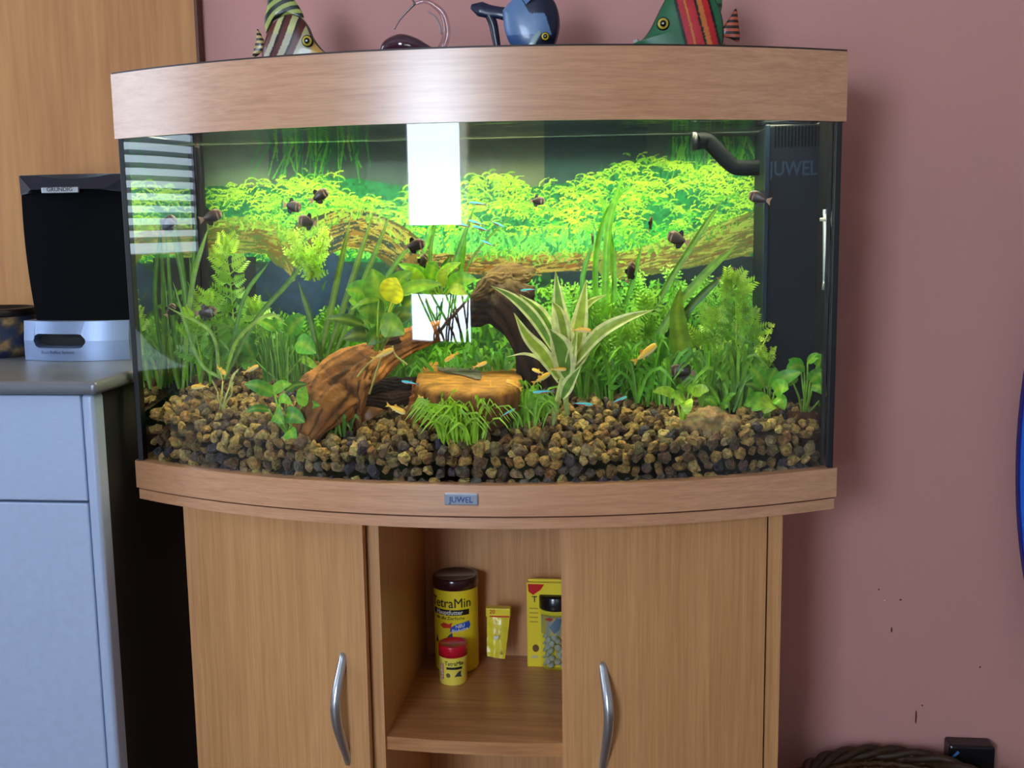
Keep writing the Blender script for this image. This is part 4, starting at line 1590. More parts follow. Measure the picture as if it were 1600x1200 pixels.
# --- long ribbon leaves
for lab, blades in [
    ('ribbon-leaved plant with long straps at the left side glass', [([(282, 606), (268, 480), (256, 340)], 8, -.18, (58, 118, 22)), ([(284, 606), (290, 470), (262, 330)], 8, -.17, (48, 104, 20)), ([(286, 608), (300, 450), (327, 350)], 9, -.2, (96, 140, 30)), ([(280, 608), (262, 520), (256, 420)], 9, -.19, (80, 130, 24)), ([(300, 596), (302, 470), (296, 400)], 7, -.13, (60, 110, 22)), ([(306, 590), (300, 500), (306, 320)], 7, -.1, (40, 92, 22))]),
    ('arching ribbon-leaved plant in front of the feathery left bush', [([(344, 592), (330, 520), (262, 480)], 6, -.24, (120, 160, 40)), ([(350, 592), (372, 530), (420, 492), (450, 510)], 6, -.24, (150, 190, 50)), ([(346, 592), (310, 560), (270, 440)], 6, -.24, (110, 160, 36)), ([(352, 590), (400, 500), (452, 440), (486, 392)], 8, -.2, (76, 124, 26)), ([(354, 592), (380, 470), (420, 410)], 7, -.19, (70, 130, 24))]),
    ('slanting olive ribbon leaves crossing the brown log', [([(500, 560), (520, 470), (548, 340)], 10, -.17, (86, 120, 20)), ([(510, 560), (540, 470), (584, 330)], 10, -.16, (80, 116, 20)), ([(520, 560), (560, 460), (612, 330)], 9, -.15, (84, 124, 22)), ([(498, 560), (486, 500), (466, 440)], 9, -.18, (60, 100, 18)), ([(530, 560), (600, 440), (648, 372)], 8, -.14, (64, 120, 22))]),
    ('upright ribbon leaves rising through the window reflection', [([(690, 500), (705, 430), (742, 320)], 9, -.14, (54, 124, 26)), ([(680, 500), (672, 400), (690, 290), (684, 235)], 6, -.13, (76, 130, 30)), ([(700, 500), (720, 420), (728, 350)], 9, -.12, (70, 140, 30)), ([(676, 500), (662, 400), (700, 310)], 7, -.13, (80, 150, 40)), ([(694, 500), (740, 400), (816, 320)], 4, -.13, (60, 110, 24))]),
    ('tall bright ribbon leaves reaching up right of the variegated plant', [([(944, 560), (946, 440), (952, 350), (976, 264)], 11, -.17, (96, 176, 24)), ([(938, 560), (930, 420), (946, 340), (980, 290)], 9, -.16, (90, 170, 30)), ([(946, 560), (960, 440), (948, 340), (936, 300)], 8, -.15, (100, 180, 40)), ([(940, 560), (910, 450), (930, 370)], 8, -.14, (60, 140, 30)), ([(950, 560), (985, 450), (1004, 380)], 7, -.15, (70, 150, 30))]),
        ('broad slanting ribbon leaves below the filter pipe', [([(1000, 580), (1030, 470), (1090, 370), (1130, 310)], 9, -.17, (76, 130, 24)), ([(1000, 580), (1050, 490), (1100, 430), (1150, 384)], 13, -.2, (86, 140, 22)), ([(1010, 580), (1070, 490), (1140, 420)], 12, -.18, (46, 92, 16)), ([(1004, 580), (1012, 500), (1060, 420)], 8, -.14, (60, 130, 24))])]:
    x0, y0 = blades[0][0][0]
    v = thing('ribbon_plant', lab, 'plant', tuple(at(x0, y0, blades[0][2])))
    for pts, w, Y, c in blades:
        leaf(v, [at(x, y, Y) for x, y in pts], w*ppm(Y), prof_strap, lin(c), mixc(lin(c), G_YEL, .15), (random.uniform(-.2, .2), -1, .2), .2, 16)

# ================================================================ fish
def fish_proto(kind):
    root = thing(kind['name'], '', 'fish')
    n, k = 16, 12
    mb = MB()
    for i in range(n):
        t = i/(n-1)                        # 0 = snout, 1 = tail root
        x = .5-.86*t
        h, w, zc = kind['shape'](t)
        for j in range(k):
            a = 2*PI*j/k
            z = math.sin(a)
            mb.v.append((x, math.cos(a)*w, zc+z*h))
            mb.c.append(lin(kind['col'](t, z)))
    mb.v += [(.505, 0, kind['shape'](0)[2]), (-.37, 0, kind['shape'](1)[2])]
    mb.c += [lin(kind['col'](0, 0)), lin(kind['col'](1, 0))]
    for i in range(n-1):
        for j in range(k):
            mb.f.append((i*k+j, (i+1)*k+j, (i+1)*k+(j+1) % k, i*k+(j+1) % k))
    for j in range(k):
        mb.f += [(n*k, j, (j+1) % k), (n*k+1, (n-1)*k+(j+1) % k, (n-1)*k+j)]
    mb.build('body', M_FISH, root)

    def fin(name, pts, c):
        m_ = MB()
        kk = len(pts)
        m_.add([(x, .006, z) for x, z in pts]+[(x, -.006, z) for x, z in pts], [tuple(range(kk)), tuple(range(kk, 2*kk))[::-1]]+[(a, kk+a, kk+(a+1) % kk, (a+1) % kk) for a in range(kk)], lin(c))
        return m_.build(name, M_LEAF, root, False)
    for nm, pts, c in kind['fins']:
        fin(nm, pts, c)
    ex, ez, er, ey = kind['eye']
    for sgn in (-1, 1):
        m_ = MB()
        lathe(m_, [(0, -.4*er), (er, 0), (er*.7, er*.4), (0, er*.5)], (0, 0, 0), 10, lin((210, 210, 190)))
        m_.v = [(ex+x, sgn*(ey+z), ez+y) for x, y, z in m_.v]
        e = m_.build('eye', M_FISH, root)
        m2 = MB()
        lathe(m2, [(0, 0), (er*.55, er*.42), (0, er*.6)], (0, 0, 0), 8, lin((6, 6, 8)))
        m2.v = [(ex+x, sgn*(ey+z), ez+y) for x, y, z in m2.v]
        m2.build('pupil', M_FISH, e)
    return root


def bell(t, p, q, e=.7):
    return max(0.0, math.sin(PI*min(1, max(0, t))**p))**e*q


def col_black(t, z):
    if t < .42:
        bar = abs(t-.18) < .05 or abs(t-.38) < .06
        if bar:
            return (40, 32, 30)
        return (150, 128, 108) if z < .1 else (92, 58, 40)
    return (38, 26, 20) if z > -.2 else (26, 20, 18)


def col_gold(t, z):
    if z > .8:
        return (196, 140, 40)
    return (255, 206, 60) if z > -.35 else (255, 236, 170)


def col_neon(t, z):
    if z > .62:
        return (36, 44, 44)
    if z > -.25:
        return (60, 216, 232)
    return (196, 40, 30) if t > .45 else (200, 206, 200)


def col_silver(t, z):
    return (36, 32, 32) if abs(t-.3) < .05 or t > .7 else (196, 200, 204)


K_BLACK = dict(name='barred_fish', shape=lambda t: (.02+bell(.04+t*.96, .75, .26)+.03*(t > .9), .012+bell(.04+t*.96, .7, .085), 0.0), col=col_black, eye=(.39, .045, .036, .052),
               fins=[('tail_fin', [(-.34, .05), (-.60, .20), (-.54, 0), (-.60, -.20), (-.34, -.05)], (150, 120, 100)), ('dorsal_fin', [(.10, .20), (-.04, .42), (-.18, .36), (-.22, .16)], (24, 18, 16)), ('anal_fin', [(.06, -.20), (-.06, -.42), (-.24, -.36), (-.33, -.07)], (14, 11, 10)), ('pelvic_fin', [(.14, -.20), (.06, -.36), (.04, -.22)], (30, 20, 16))])
K_GOLD = dict(name='golden_fish', shape=lambda t: (.018+bell(.05+t*.95, .72, .125), .012+bell(.05+t*.95, .7, .075), 0.0), col=col_gold, eye=(.40, .03, .030, .045),
              fins=[('tail_fin', [(-.34, .035), (-.58, .14), (-.50, 0), (-.58, -.13), (-.34, -.035)], (244, 196, 80)), ('dorsal_fin', [(.06, .10), (-.06, .22), (-.14, .17), (-.14, .09)], (240, 180, 60)), ('anal_fin', [(-.06, -.10), (-.16, -.19), (-.20, -.07)], (244, 196, 90)), ('pelvic_fin', [(.10, -.10), (.03, -.18), (.02, -.10)], (246, 206, 110))])
K_NEON = dict(name='neon_fish', shape=lambda t: (.014+bell(.05+t*.95, .75, .085), .01+bell(.05+t*.95, .7, .055), 0.0), col=col_neon, eye=(.42, .012, .028, .034),
              fins=[('tail_fin', [(-.34, .03), (-.56, .11), (-.50, 0), (-.56, -.11), (-.34, -.03)], (130, 120, 110)), ('dorsal_fin', [(.02, .075), (-.05, .16), (-.10, .075)], (120, 120, 110)), ('anal_fin', [(-.08, -.07), (-.16, -.13), (-.20, -.05)], (150, 110, 100))])


def school(kind, items, group):
    proto = fish_proto(kind)
    for i, (px, py, Y, lpx, yaw, pitch, lab) in enumerate(items):
        o = proto if i == 0 else copy_tree(proto)
        s_ = lpx*ppm(Y)/1.06
        o.location = tuple(at(px, py, Y))
        o.rotation_euler = (0, -math.radians(pitch), math.radians(yaw))
        o.scale = (s_, s_, s_)
        tag(o, lab, 'fish', group)


school(K_BLACK, [
    (262, 350, -.24, 34, 20, 50, 'silver-faced dark fish nosing up beside the left side glass'),
    (330, 338, -.22, 36, 25, 18, 'dark barred fish above the mossy log at far left'),
    (457, 322, -.18, 34, -20, -8, 'plain dark fish left of a trio near the top left'),
    (499, 306, -.20, 32, 15, 30, 'dark barred fish swimming highest at the left'),
    (480, 346, -.21, 36, 160, 12, 'dark barred fish facing left just above the pale sprig'),
    (648, 383, -.22, 34, 20, 12, 'dark barred fish below the window reflection'),
    (660, 410, -.18, 32, 60, 55, 'brown fish nosing up behind the sword plant'),
    (840, 314, -.16, 24, -10, 0, 'small dark fish over the bright yellow foliage'),
    (926, 375, -.18, 22, 100, 60, 'small brown fish among the tall ribbon leaves'),
    (1016, 350, -.14, 24, 70, 60, 'small olive fish in front of the bright foliage at right'),
    (1059, 373, -.20, 38, 150, 20, 'dark barred fish over the right mossy log'),
    (1186, 309, -.24, 34, 160, 18, 'dark barred fish at the edge of the filter box'),
    (985, 425, -.20, 34, 50, 65, 'dark barred fish hanging upright below the right log'),
    (1138, 430, -.18, 34, 20, 25, 'dark fish with a shiny eye near the filter box'),
    (1066, 580, -.22, 40, 165, 5, 'dark barred fish low beside the crinkled leaves'),
    (322, 488, -.20, 36, 10, 5, 'dark fish hidden in the feathery plant at left'),
    (266, 484, -.23, 24, 40, 50, 'dim fish low beside the left side glass'),
], 'dark barred fish in the tank')
school(K_GOLD, [
    (598, 553, -.33, 38, 12, 24, 'spotted golden fish in front of the driftwood trunk'),
    (346, 579, -.28, 30, -40, -20, 'golden fish by the pale plant crown at left'),
    (392, 577, -.29, 28, 10, 25, 'golden fish with a white belly by the hair grass'),
    (312, 604, -.28, 32, 170, -5, 'golden fish lowest at the far left over the gravel'),
    (705, 558, -.30, 26, 200, -30, 'small golden fish above the left end of the wood slab'),
    (750, 570, -.29, 24, 10, 20, 'tiny golden fish over the middle of the wood slab'),
    (767, 607, -.33, 26, -80, -60, 'golden fish diving into the grass tufts'),
    (803, 601, -.31, 32, 150, 22, 'golden fish at the right end of the wood slab'),
    (846, 591, -.30, 32, 20, 28, 'golden fish swimming up left of the variegated plant stem'),
    (840, 580, -.28, 22, 150, 15, 'small golden fish behind another by the dark stump'),
    (873, 577, -.32, 26, 5, 0, 'golden fish in front of the variegated plant stem'),
    (909, 516, -.33, 30, -5, -3, 'golden fish in front of the cream-edged leaves'),
    (1008, 552, -.28, 46, 15, 36, 'large plain golden fish swimming up at the right'),
    (619, 639, -.34, 36, -15, -20, 'golden fish under the driftwood above the gravel'),
    (666, 622, -.33, 28, -10, -8, 'golden fish left below the wood slab'),
    (722, 659, -.37, 26, -70, -50, 'pale golden fish inside the foremost grass tuft'),
], 'golden fish in the tank')
school(K_NEON, [
    (747, 318, -.20, 28, 170, 8, 'blue neon fish highest right of the window reflection'),
    (722, 351, -.21, 28, 170, 14, 'blue neon fish foremost left in the neon shoal'),
    (744, 348, -.17, 26, 170, 18, 'blue neon fish above the middle of the neon shoal'),
    (752, 357, -.22, 30, 168, 16, 'blue neon fish in the middle of the neon shoal'),
    (777, 350, -.20, 24, 10, -24, 'blue neon fish at the right of the neon shoal'),
    (762, 380, -.20, 24, 168, 22, 'blue neon fish lowest in the neon shoal'),
    (641, 598, -.34, 30, 172, 10, 'blue and red neon fish left of the wood slab'),
    (826, 453, -.25, 26, 185, -4, 'neon fish in front of the dark stump top'),
    (793, 645, -.36, 28, 10, 28, 'neon fish in the grass left of the variegated plant'),
    (849, 612, -.33, 34, 180, -4, 'neon fish just left of the variegated plant foot'),
    (910, 631, -.27, 34, 0, -4, 'neon fish just right of the variegated plant foot'),
    (967, 625, -.26, 28, 10, 22, 'neon fish rising over the gravel at the right'),
], 'neon fish in the tank')

# ================================================================ ornaments on the hood
YO = -0.20
ZO = ZT+0.0023


def plump(name, parent, outline, thick, colfn, mat=None, yc=YO, n=180, k=40, center=None):
    """rounded cut-out: outline in (x, z), swelling to thick/2 on both faces"""
    O2 = spline([(a, b, 0) for a, b in outline]+[(outline[0][0], outline[0][1], 0)], n+1)[:n, :2]
    c = np.array(center) if center is not None else O2.mean(0)
    mb = MB()
    for sg in (-1, 1):
        o = len(mb.v)
        for i in range(k+1):
            r = math.sin(i/k*PI/2)
            hh = thick/2*(.25+.75*math.sqrt(max(0, 1-r**3)))
            for j in range(n):
                p = c+(O2[j]-c)*r
                mb.v.append((p[0], yc+sg*hh, p[1]))
                mb.c.append(lin(colfn(p[0], p[1], r)))
        for i in range(k):
            for j in range(n):
                a, b = o+i*n+j, o+i*n+(j+1) % n
                q = (a, b, b+n, a+n)
                mb.f.append(q if sg > 0 else q[::-1])
    e0, e1 = k*n, (k+1)*n+k*n
    for j in range(n):
        mb.f.append((e0+j, e0+(j+1) % n, e1+(j+1) % n, e1+j))
    return mb.build(name, mat or M_PAINT, parent)


def oxy(*pts):
    return [(at(x, y, YO)[0], at(x, y, YO)[2]) for x, y in pts]


def to_px_xz(x, z):
    return to_px((x, YO, z))


def eye_disc(parent, px, py, r, y, ring=(214, 190, 70)):
    c = at(px, py, y)
    s_ = ppm(y)
    out = []
    for nm, rr, col_, dy in (('eye', r, (16, 12, 10), .000), ('eye_ring', r*.82, ring, -.0012), ('pupil', r*.5, (10, 8, 8), -.0022), ('glint', r*.16, (240, 240, 240), -.003)):
        mb = MB()
        q = 24
        R_ = rr*s_
        mb.add([(c[0]+R_*math.cos(2*PI*j/q), y+dy, c[2]+R_*math.sin(2*PI*j/q)) for j in range(q)]+[(c[0]+R_*math.cos(2*PI*j/q), y+dy+.004, c[2]+R_*math.sin(2*PI*j/q)) for j in range(q)]+[(c[0], y+dy-.001, c[2])],
               [(j, (j+1) % q, 2*q) for j in range(q)]+[(j, q+j, q+(j+1) % q, (j+1) % q) for j in range(q)], lin(col_))
        o = mb.build(nm, M_PAINT, parent if nm == 'eye' else out[0])
        out.append(o)


# striped fish
of = thing('fish_ornament', 'painted wooden fish with maroon and cream stripes on the hood', 'ornament', (at(455, 60, YO)[0], YO, ZO))


def c_striped(x, z, r):
    u, v = to_px_xz(x, z)
    if r > .965:
        return (30, 16, 14)
    f = u-((v-60)*-.10)+((v-60)/40)**2*4
    for a, w in ((437, 9), (450, 4), (470, 9)):
        pass
    bx = u+.32*(v-60)
    cuts = [(424, 10, (96, 34, 30)), (446, 9, (96, 34, 30)), (470, 10, (96, 34, 30))]
    for c, w, colr in cuts:
        cc = c+((v-50)/30)**2*-2
        if abs(bx-cc) < w/2:
            return colr
        if abs(bx-cc+w*.7) < 2:
            return (32, 16, 14)
    if u > 490:
        return (226, 176, 92)
    return (206, 204, 140) if v < 55 else (200, 190, 160)


bot = at(450, 118, YO)
plump('body', of, oxy((516, 88), (502, 76), (490, 60), (482, 42), (472, 29), (456, 23), (438, 29), (424, 44), (415, 66), (411, 88), (418, 112), (440, 121), (470, 118), (500, 102)), .030, c_striped)


def c_finy(x, z, r):
    u, v = to_px_xz(x, z)
    return (28, 34, 20) if int((math.hypot(u-470, v-60))/6.5) % 2 else (176, 186, 90)


plump('dorsal_fin', of, oxy((416, 52), (424, 36), (438, 27), (456, 23), (474, 28), (468, 12), (456, -4), (440, -16), (414, -30), (418, -8), (418, 10), (414, 30)), .010, c_finy)
plump('tail_fin', of, oxy((412, 62), (406, 50), (402, 46), (401, 60), (398, 74), (395, 90), (406, 84), (413, 76)), .008, lambda x, z, r: (40, 30, 20) if int(to_px_xz(x, z)[1]/4) % 2 else (210, 180, 110))
eye_disc(of, 480, 64, 9, YO-.0165)

# green and red fish
og = thing('fish_ornament', 'painted wooden fish in green and red stripes at the right of the hood', 'ornament', (at(1070, 60, YO)[0], YO, ZO))


def c_green(x, z, r):
    u, v = to_px_xz(x, z)
    if r > .97:
        return (20, 20, 16)
    cx_ = u-(v-40)*.25
    lim = [(1061, (30, 104, 64)), (1066, (16, 20, 14)), (1076, (196, 40, 50)), (1079, (210, 130, 50)), (1092, (206, 40, 52)), (1096, (26, 20, 16)), (1104, (214, 120, 60)), (1114, (204, 36, 44)), (1118, (18, 20, 16))]
    for a, c in lim:
        if cx_ < a:
            return c
    return (34, 110, 68)


plump('body', og, oxy((988, 70), (1004, 62), (1016, 46), (1026, 26), (1036, 6), (1050, -14), (1080, -22), (1108, -12), (1124, 14), (1130, 44), (1128, 74), (1112, 100), (1080, 110), (1040, 104), (1008, 86)), .032, c_green, center=(at(1070, 45, YO)[0], at(1070, 45, YO)[2]))
plump('tail_fin', og, oxy((1127, 46), (1140, 28), (1150, 14), (1154, 36), (1155, 64), (1140, 60), (1128, 56)), .008, lambda x, z, r: (30, 14, 12) if int((to_px_xz(x, z)[1])/4.5) % 2 else (196, 90, 60))
plump('dorsal_fin', og, oxy((1096, -16), (1116, -2), (1126, 18), (1128, -4), (1120, -30), (1096, -36)), .009, lambda x, z, r: (20, 40, 26) if int((to_px_xz(x, z)[1]+60)/6) % 2 else (40, 110, 60))
plump('anal_fin', og, oxy((1108, 104), (1124, 82), (1132, 68), (1134, 90), (1122, 108)), .009, lambda x, z, r: (30, 96, 56))
eye_disc(og, 1036, 37, 9.5, YO-.0175)
mb = MB()
tube(mb, [at(991, 66, YO-.004), at(997, 62, YO-.006)], .0025, 8, lin((190, 190, 180)), 4)
mb.build('mouth', M_PAINT, og)

# blue whale-like fish, head down
ob = thing('fish_ornament', 'blue and pale fish ornament diving head down on the hood', 'ornament', (at(820, 50, YO)[0], YO, ZO))


def c_blue(x, z, r):
    u, v = to_px_xz(x, z)
    d = (u-800)*.8-(v-30)*.45
    if d > 46-.2*(v-20):
        return (22, 26, 54) if v < 50 else (18, 24, 60)
    if d > 26 and v < 25:
        return (26, 34, 60)
    if v > 58:
        return (60, 90, 140) if (u < 838) else (20, 26, 54)
    return (104, 136, 180)


plump('body', ob, oxy((786, 18), (800, 2), (820, -10), (846, -14), (866, 2), (874, 28), (872, 54), (862, 78), (846, 92), (822, 92), (802, 76), (790, 52)), .042, c_blue)
mb = MB()
tube(mb, [at(800, 24, YO), at(780, 20, YO), at(764, 18, YO), at(750, 14, YO), at(736, 10, YO)], [.010, .008, .009, .010, .003], 12, lin((26, 34, 66)), 24, .5)
mb.build('tail_fin', M_PAINT, ob)
mb = MB()
tube(mb, [at(762, 18, YO), at(770, 36, YO), at(774, 56, YO), at(779, 84, YO)], [.006, .006, .0055, .004], 10, lin((20, 24, 44)), 20, .7)
mb.build('tail_fin', M_PAINT, ob)
mb = MB()
tube(mb, [at(832, -4, YO-.018), at(820, -16, YO-.022), at(800, -26, YO-.022)], [.012, .010, .003], 10, lin((120, 150, 200)), 20, .4)
mb.build('side_fin', M_PAINT, ob)
plump('cheek_patch', ob, oxy((826, 76), (834, 62), (844, 52), (848, 56), (842, 68), (834, 82)), .006, lambda x, z, r: (150, 176, 180), yc=YO-.0195)
eye_disc(ob, 852, 57, 6.5, YO-.0225, (226, 196, 60))

# glass bird with a curled neck
gl_ = thing('glass_ornament', 'dark purple and clear blown glass ornament with a curled loop', 'ornament', (at(650, 70, YO)[0], YO, ZO))
mg, nt, N_, L_, bs = new_mat('purple_glass')
bs.inputs['Base Color'].default_value = (*lin((70, 30, 52)), 1)
bs.inputs['Roughness'].default_value = .06
bs.inputs['Coat Weight'].default_value = 1.0
mb = MB()
tube(mb, [at(596, 88, YO), at(606, 74, YO), at(626, 68, YO), at(648, 72, YO), at(672, 80, YO), at(690, 84, YO)], [.003, .010, .013, .011, .006, .005], 14, (1, 1, 1), 30, .8)
mb.build('body', mg, gl_)
mc = fresnel_sheet('clear_blown_glass', 2.0, 0.02, (.86, .80, .82))
mb = MB()
tube(mb, [at(684, 84, YO), at(694, 68, YO), at(698, 46, YO), at(692, 22, YO), at(678, 8, YO), at(664, 2, YO), at(648, 6, YO)], [.0055, .0055, .005, .0045, .0035, .0028, .002], 14, (1, 1, 1), 40)
mb.build('loop', mc, gl_)
mb = MB()
tube(mb, [at(648, 6, YO), at(636, 18, YO), at(624, 32, YO), at(616, 46, YO)], [.0018, .0012, .0008], 8, lin((120, 96, 92)), 16)
tube(mb, [at(648, 8, YO), at(644, -2, YO), at(634, -14, YO)], [.0016, .0010], 8, lin((120, 96, 92)), 10)
mb.build('neck_thread', vcol('thin_glass', .1, .8, .05), gl_)
mb = MB()
tube(mb, [at(668, 18, YO), at(680, 26, YO), at(687, 40, YO), at(690, 54, YO)], [.0008, .0014, .0012], 8, lin((170, 150, 150)), 14)
mb.build('inner_line', vcol('thin_glass', .1, .8, .05), gl_)
# what carries it: a foot under the body
mb = MB()
tube(mb, [(at(640, 70, YO)[0], YO, ZO), (at(640, 70, YO)[0], YO, ZO+.004), (at(640, 70, YO)[0], YO, at(640, 74, YO)[2])], [.020, .014, .006], 14, (1, 1, 1), 10)
mb.build('foot', mg, gl_)

# ================================================================ fish food on the shelf
YELL = (252, 224, 44)
M_YEL = flat(YELL, .4)
M_INK = flat((16, 14, 12), .5)
M_RED = flat((206, 26, 34), .35)
M_BLUE = flat((36, 84, 190), .4)
M_WHT = flat((240, 240, 236), .45)


def can(name, label, pxc, py_base, wpx, py_top, lid_py, bodymat, lidmat):
    c0 = atz(pxc, py_base, ZS)
    r = wpx*ppm(c0[1])/2
    Yc = c0[1]+r
    cx = at(pxc, py_base, Yc)[0]
    ztp = at(pxc, py_top, Yc)[2]
    zl = at(pxc, lid_py, Yc-r)[2]
    t = thing(name, label, 'can', (cx, Yc, ZS))
    c = (cx, Yc, ZS)
    mb = MB()
    lathe(mb, [(0, 0), (r*.97, 0), (r, .002), (r, zl-ZS)], c, 56)
    body = mb.build('body', bodymat, t)
    mb = MB()
    hL = ztp-zl
    lathe(mb, [(r*.99, zl-ZS), (r*1.045, zl-ZS), (r*1.045, zl-ZS+hL*.85), (r*1.0, zl-ZS+hL*.98), (r*.9, zl-ZS+hL*.98), (r*.88, zl-ZS+hL*.93), (0, zl-ZS+hL*.93)], c, 56)
    mb.build('lid', lidmat, t)
    return t, body, c, r, zl-ZS


def rect(w, h, sk=0.0):
    return [(-w/2-sk, -h/2), (w/2-sk, -h/2), (w/2+sk, h/2), (-w/2+sk, h/2)]


ang = -PI/2-.03
t, body, c, r, h = can('food_can', 'tall yellow fish food can with a dark maroon lid', 715, 1052, 73, 896, 924, M_YEL, flat((58, 24, 32), .22, coat=.5))
s_ = ppm(c[1]-r)


def zz(py):
    return at(715, py, c[1]-r)[2]-ZS


wrap_text('lettering', 'TetraMin', .0205, M_INK, body, c, r, ang-.12, zz(944), False, xs=.92, slope=0)
band = wrap_poly('black_band', rect(.062, .0085), M_INK, body, c, r, ang-.12, zz(958))
wrap_text('lettering', 'Hauptfutter', .0092, M_WHT, body, c, r+.0004, ang-.15, zz(958), True)
wrap_text('lettering', 'für alle Zierfische', .0066, M_INK, body, c, r, ang-.12, zz(967))
wrap_poly('blue_flash', [(-.016, -.006), (.014, -.002), (.0165, .003), (.014, .010), (-.006, .006), (-.007, .001), (-.0155, .001)], M_BLUE, body, c, r, ang+.38, zz(982))
wrap_text('lettering', 'NEU', .0072, M_WHT, body, c, r+.0004, ang+.36, zz(979), True, slope=.12)
wrap_text('lettering', 'BioActive', .0066, M_WHT, body, c, r+.0004, ang+.36, zz(985), True, slope=.12)
wrap_poly('red_fish_print', [(-.011, 0), (-.004, .005), (.004, .003), (.010, .006), (.008, 0), (.010, -.003), (.002, -.003), (-.005, -.004)], flat((216, 56, 40), .4), body, c, r, ang-.28, zz(979))
wrap_poly('striped_fish_print', [(-.010, -.008), (.002, .006), (.006, .009), (.008, -.002), (.010, -.009)], flat((60, 74, 104), .4), body, c, r, ang-.18, zz(998))
wrap_poly('striped_fish_print', [(-.004, -.007), (.001, .005), (.004, -.007)], flat((40, 50, 70), .4), body, c, r, ang-.85, zz(1000))
wrap_poly('pale_fish_print', [(-.006, -.004), (0, .005), (.007, .003), (.006, -.005)], flat((232, 226, 196), .4), body, c, r, ang+.35, zz(1000))

t, body, c, r, h = can('small_food_can', 'small yellow fish food can with a bright red lid in front of the tall can', 709, 1072, 46, 1003, 1029, flat((246, 226, 90), .4), flat((206, 16, 44), .25, coat=.3))


def zz2(py):
    return at(709, py, c[1]-r)[2]-ZS


wrap_text('lettering', 'TetraMin', .0088, M_INK, body, c, r, ang+.28, zz2(1038), False, xs=.9)
wrap_poly('black_band', rect(.024, .0036), M_INK, body, c, r, ang+.28, zz2(1045))
wrap_poly('red_strip', rect(.006, .024), M_RED, body, c, r, ang-.72, zz2(1051))
me = text_mesh('Hauptfutter', .0052, .0003, True)
me.transform(Matrix.Rotation(PI/2, 4, 'Z'))
link('lettering', wrap_mesh(me, c, r+.0006, ang-.72, zz2(1051)), M_WHT, body)
wrap_poly('round_print', [(.0035*math.cos(q*PI/6), .0035*math.sin(q*PI/6)) for q in range(12)], flat((110, 90, 60), .5), body, c, r, ang-.18, zz2(1056))
wrap_poly('fish_print', [(-.006, -.003), (0, .004), (.005, .006), (.004, 0), (.006, -.004), (0, -.003)], flat((50, 60, 70), .5), body, c, r, ang+.55, zz2(1055))

# sachet
Ysa = -0.105
sa = thing('food_sachet', 'crumpled yellow foil sachet with a folded top on the shelf', 'packet', tuple(at(780, 1027, Ysa)*np.array([1, 1, 0])+np.array([0, 0, ZS])))
mb = MB()
nu, nv = 14, 22
crn = [at(761, 1025, Ysa), at(789, 1029, Ysa), at(797, 962, Ysa+.012), at(761, 962, Ysa+.012)]
for side_ in (0, 1):
    o = len(mb.v)
    for j in range(nv+1):
        v = j/nv
        for i in range(nu+1):
            u = i/nu
            p = (crn[0]*(1-u)+crn[1]*u)*(1-v)+(crn[3]*(1-u)+crn[2]*u)*v
            bul = .005*math.sin(PI*u)*(.4+.6*math.sin(PI*(1-v*.8)))
            cr_ = .0012*math.sin(u*9+v*14)*math.sin(v*11-u*5)
            p = p+np.array([0, -(bul+cr_) if side_ == 0 else bul, 0])
            p[2] = max(p[2], ZS+.0005)
            mb.v.append(tuple(p))
            mb.c.append(lin((244, 224, 60)))
    for j in range(nv):
        for i in range(nu):
            a = o+j*(nu+1)+i
            q = (a, a+1, a+nu+2, a+nu+1)
            mb.f.append(q if side_ == 0 else q[::-1])
mb.build('pouch', vcol('yellow_foil', .28, .6, .08, 60, bump=.3, bscale=90), sa)
q0, q1 = at(760, 962, Ysa+.006), at(798, 949, Ysa+.006)
fl_ = box('folded_top', M_YEL, sa, q0[0], q1[0], Ysa-.001, Ysa+.014, q0[2], q1[2], .0015)
box('red_line', M_RED, fl_, q0[0]+.006, q1[0]-.001, Ysa-.0018, Ysa, q0[2]+.001, q0[2]+.0028)
facing_text('lettering', '20', .009, M_RED, fl_, (q0[0]+.010, Ysa-.0014, (q0[2]+q1[2])/2+.002), True)
pr = at(785, 1018, Ysa)
facing_text('recycling_mark', 'G', .006, M_INK, sa, (pr[0]-.001, Ysa-.0068, pr[2]), True)
wp_ = at(776, 992, Ysa)
mb = MB()
mb.add([(wp_[0]-.004, Ysa-.0085, wp_[2]), (wp_[0], Ysa-.009, wp_[2]-.006), (wp_[0]+.005, Ysa-.0085, wp_[2]+.001), (wp_[0], Ysa-.009, wp_[2]+.002)], [(0, 1, 2, 3)], lin((240, 244, 230)))
mb.build('white_print', M_PRINT, sa, False)

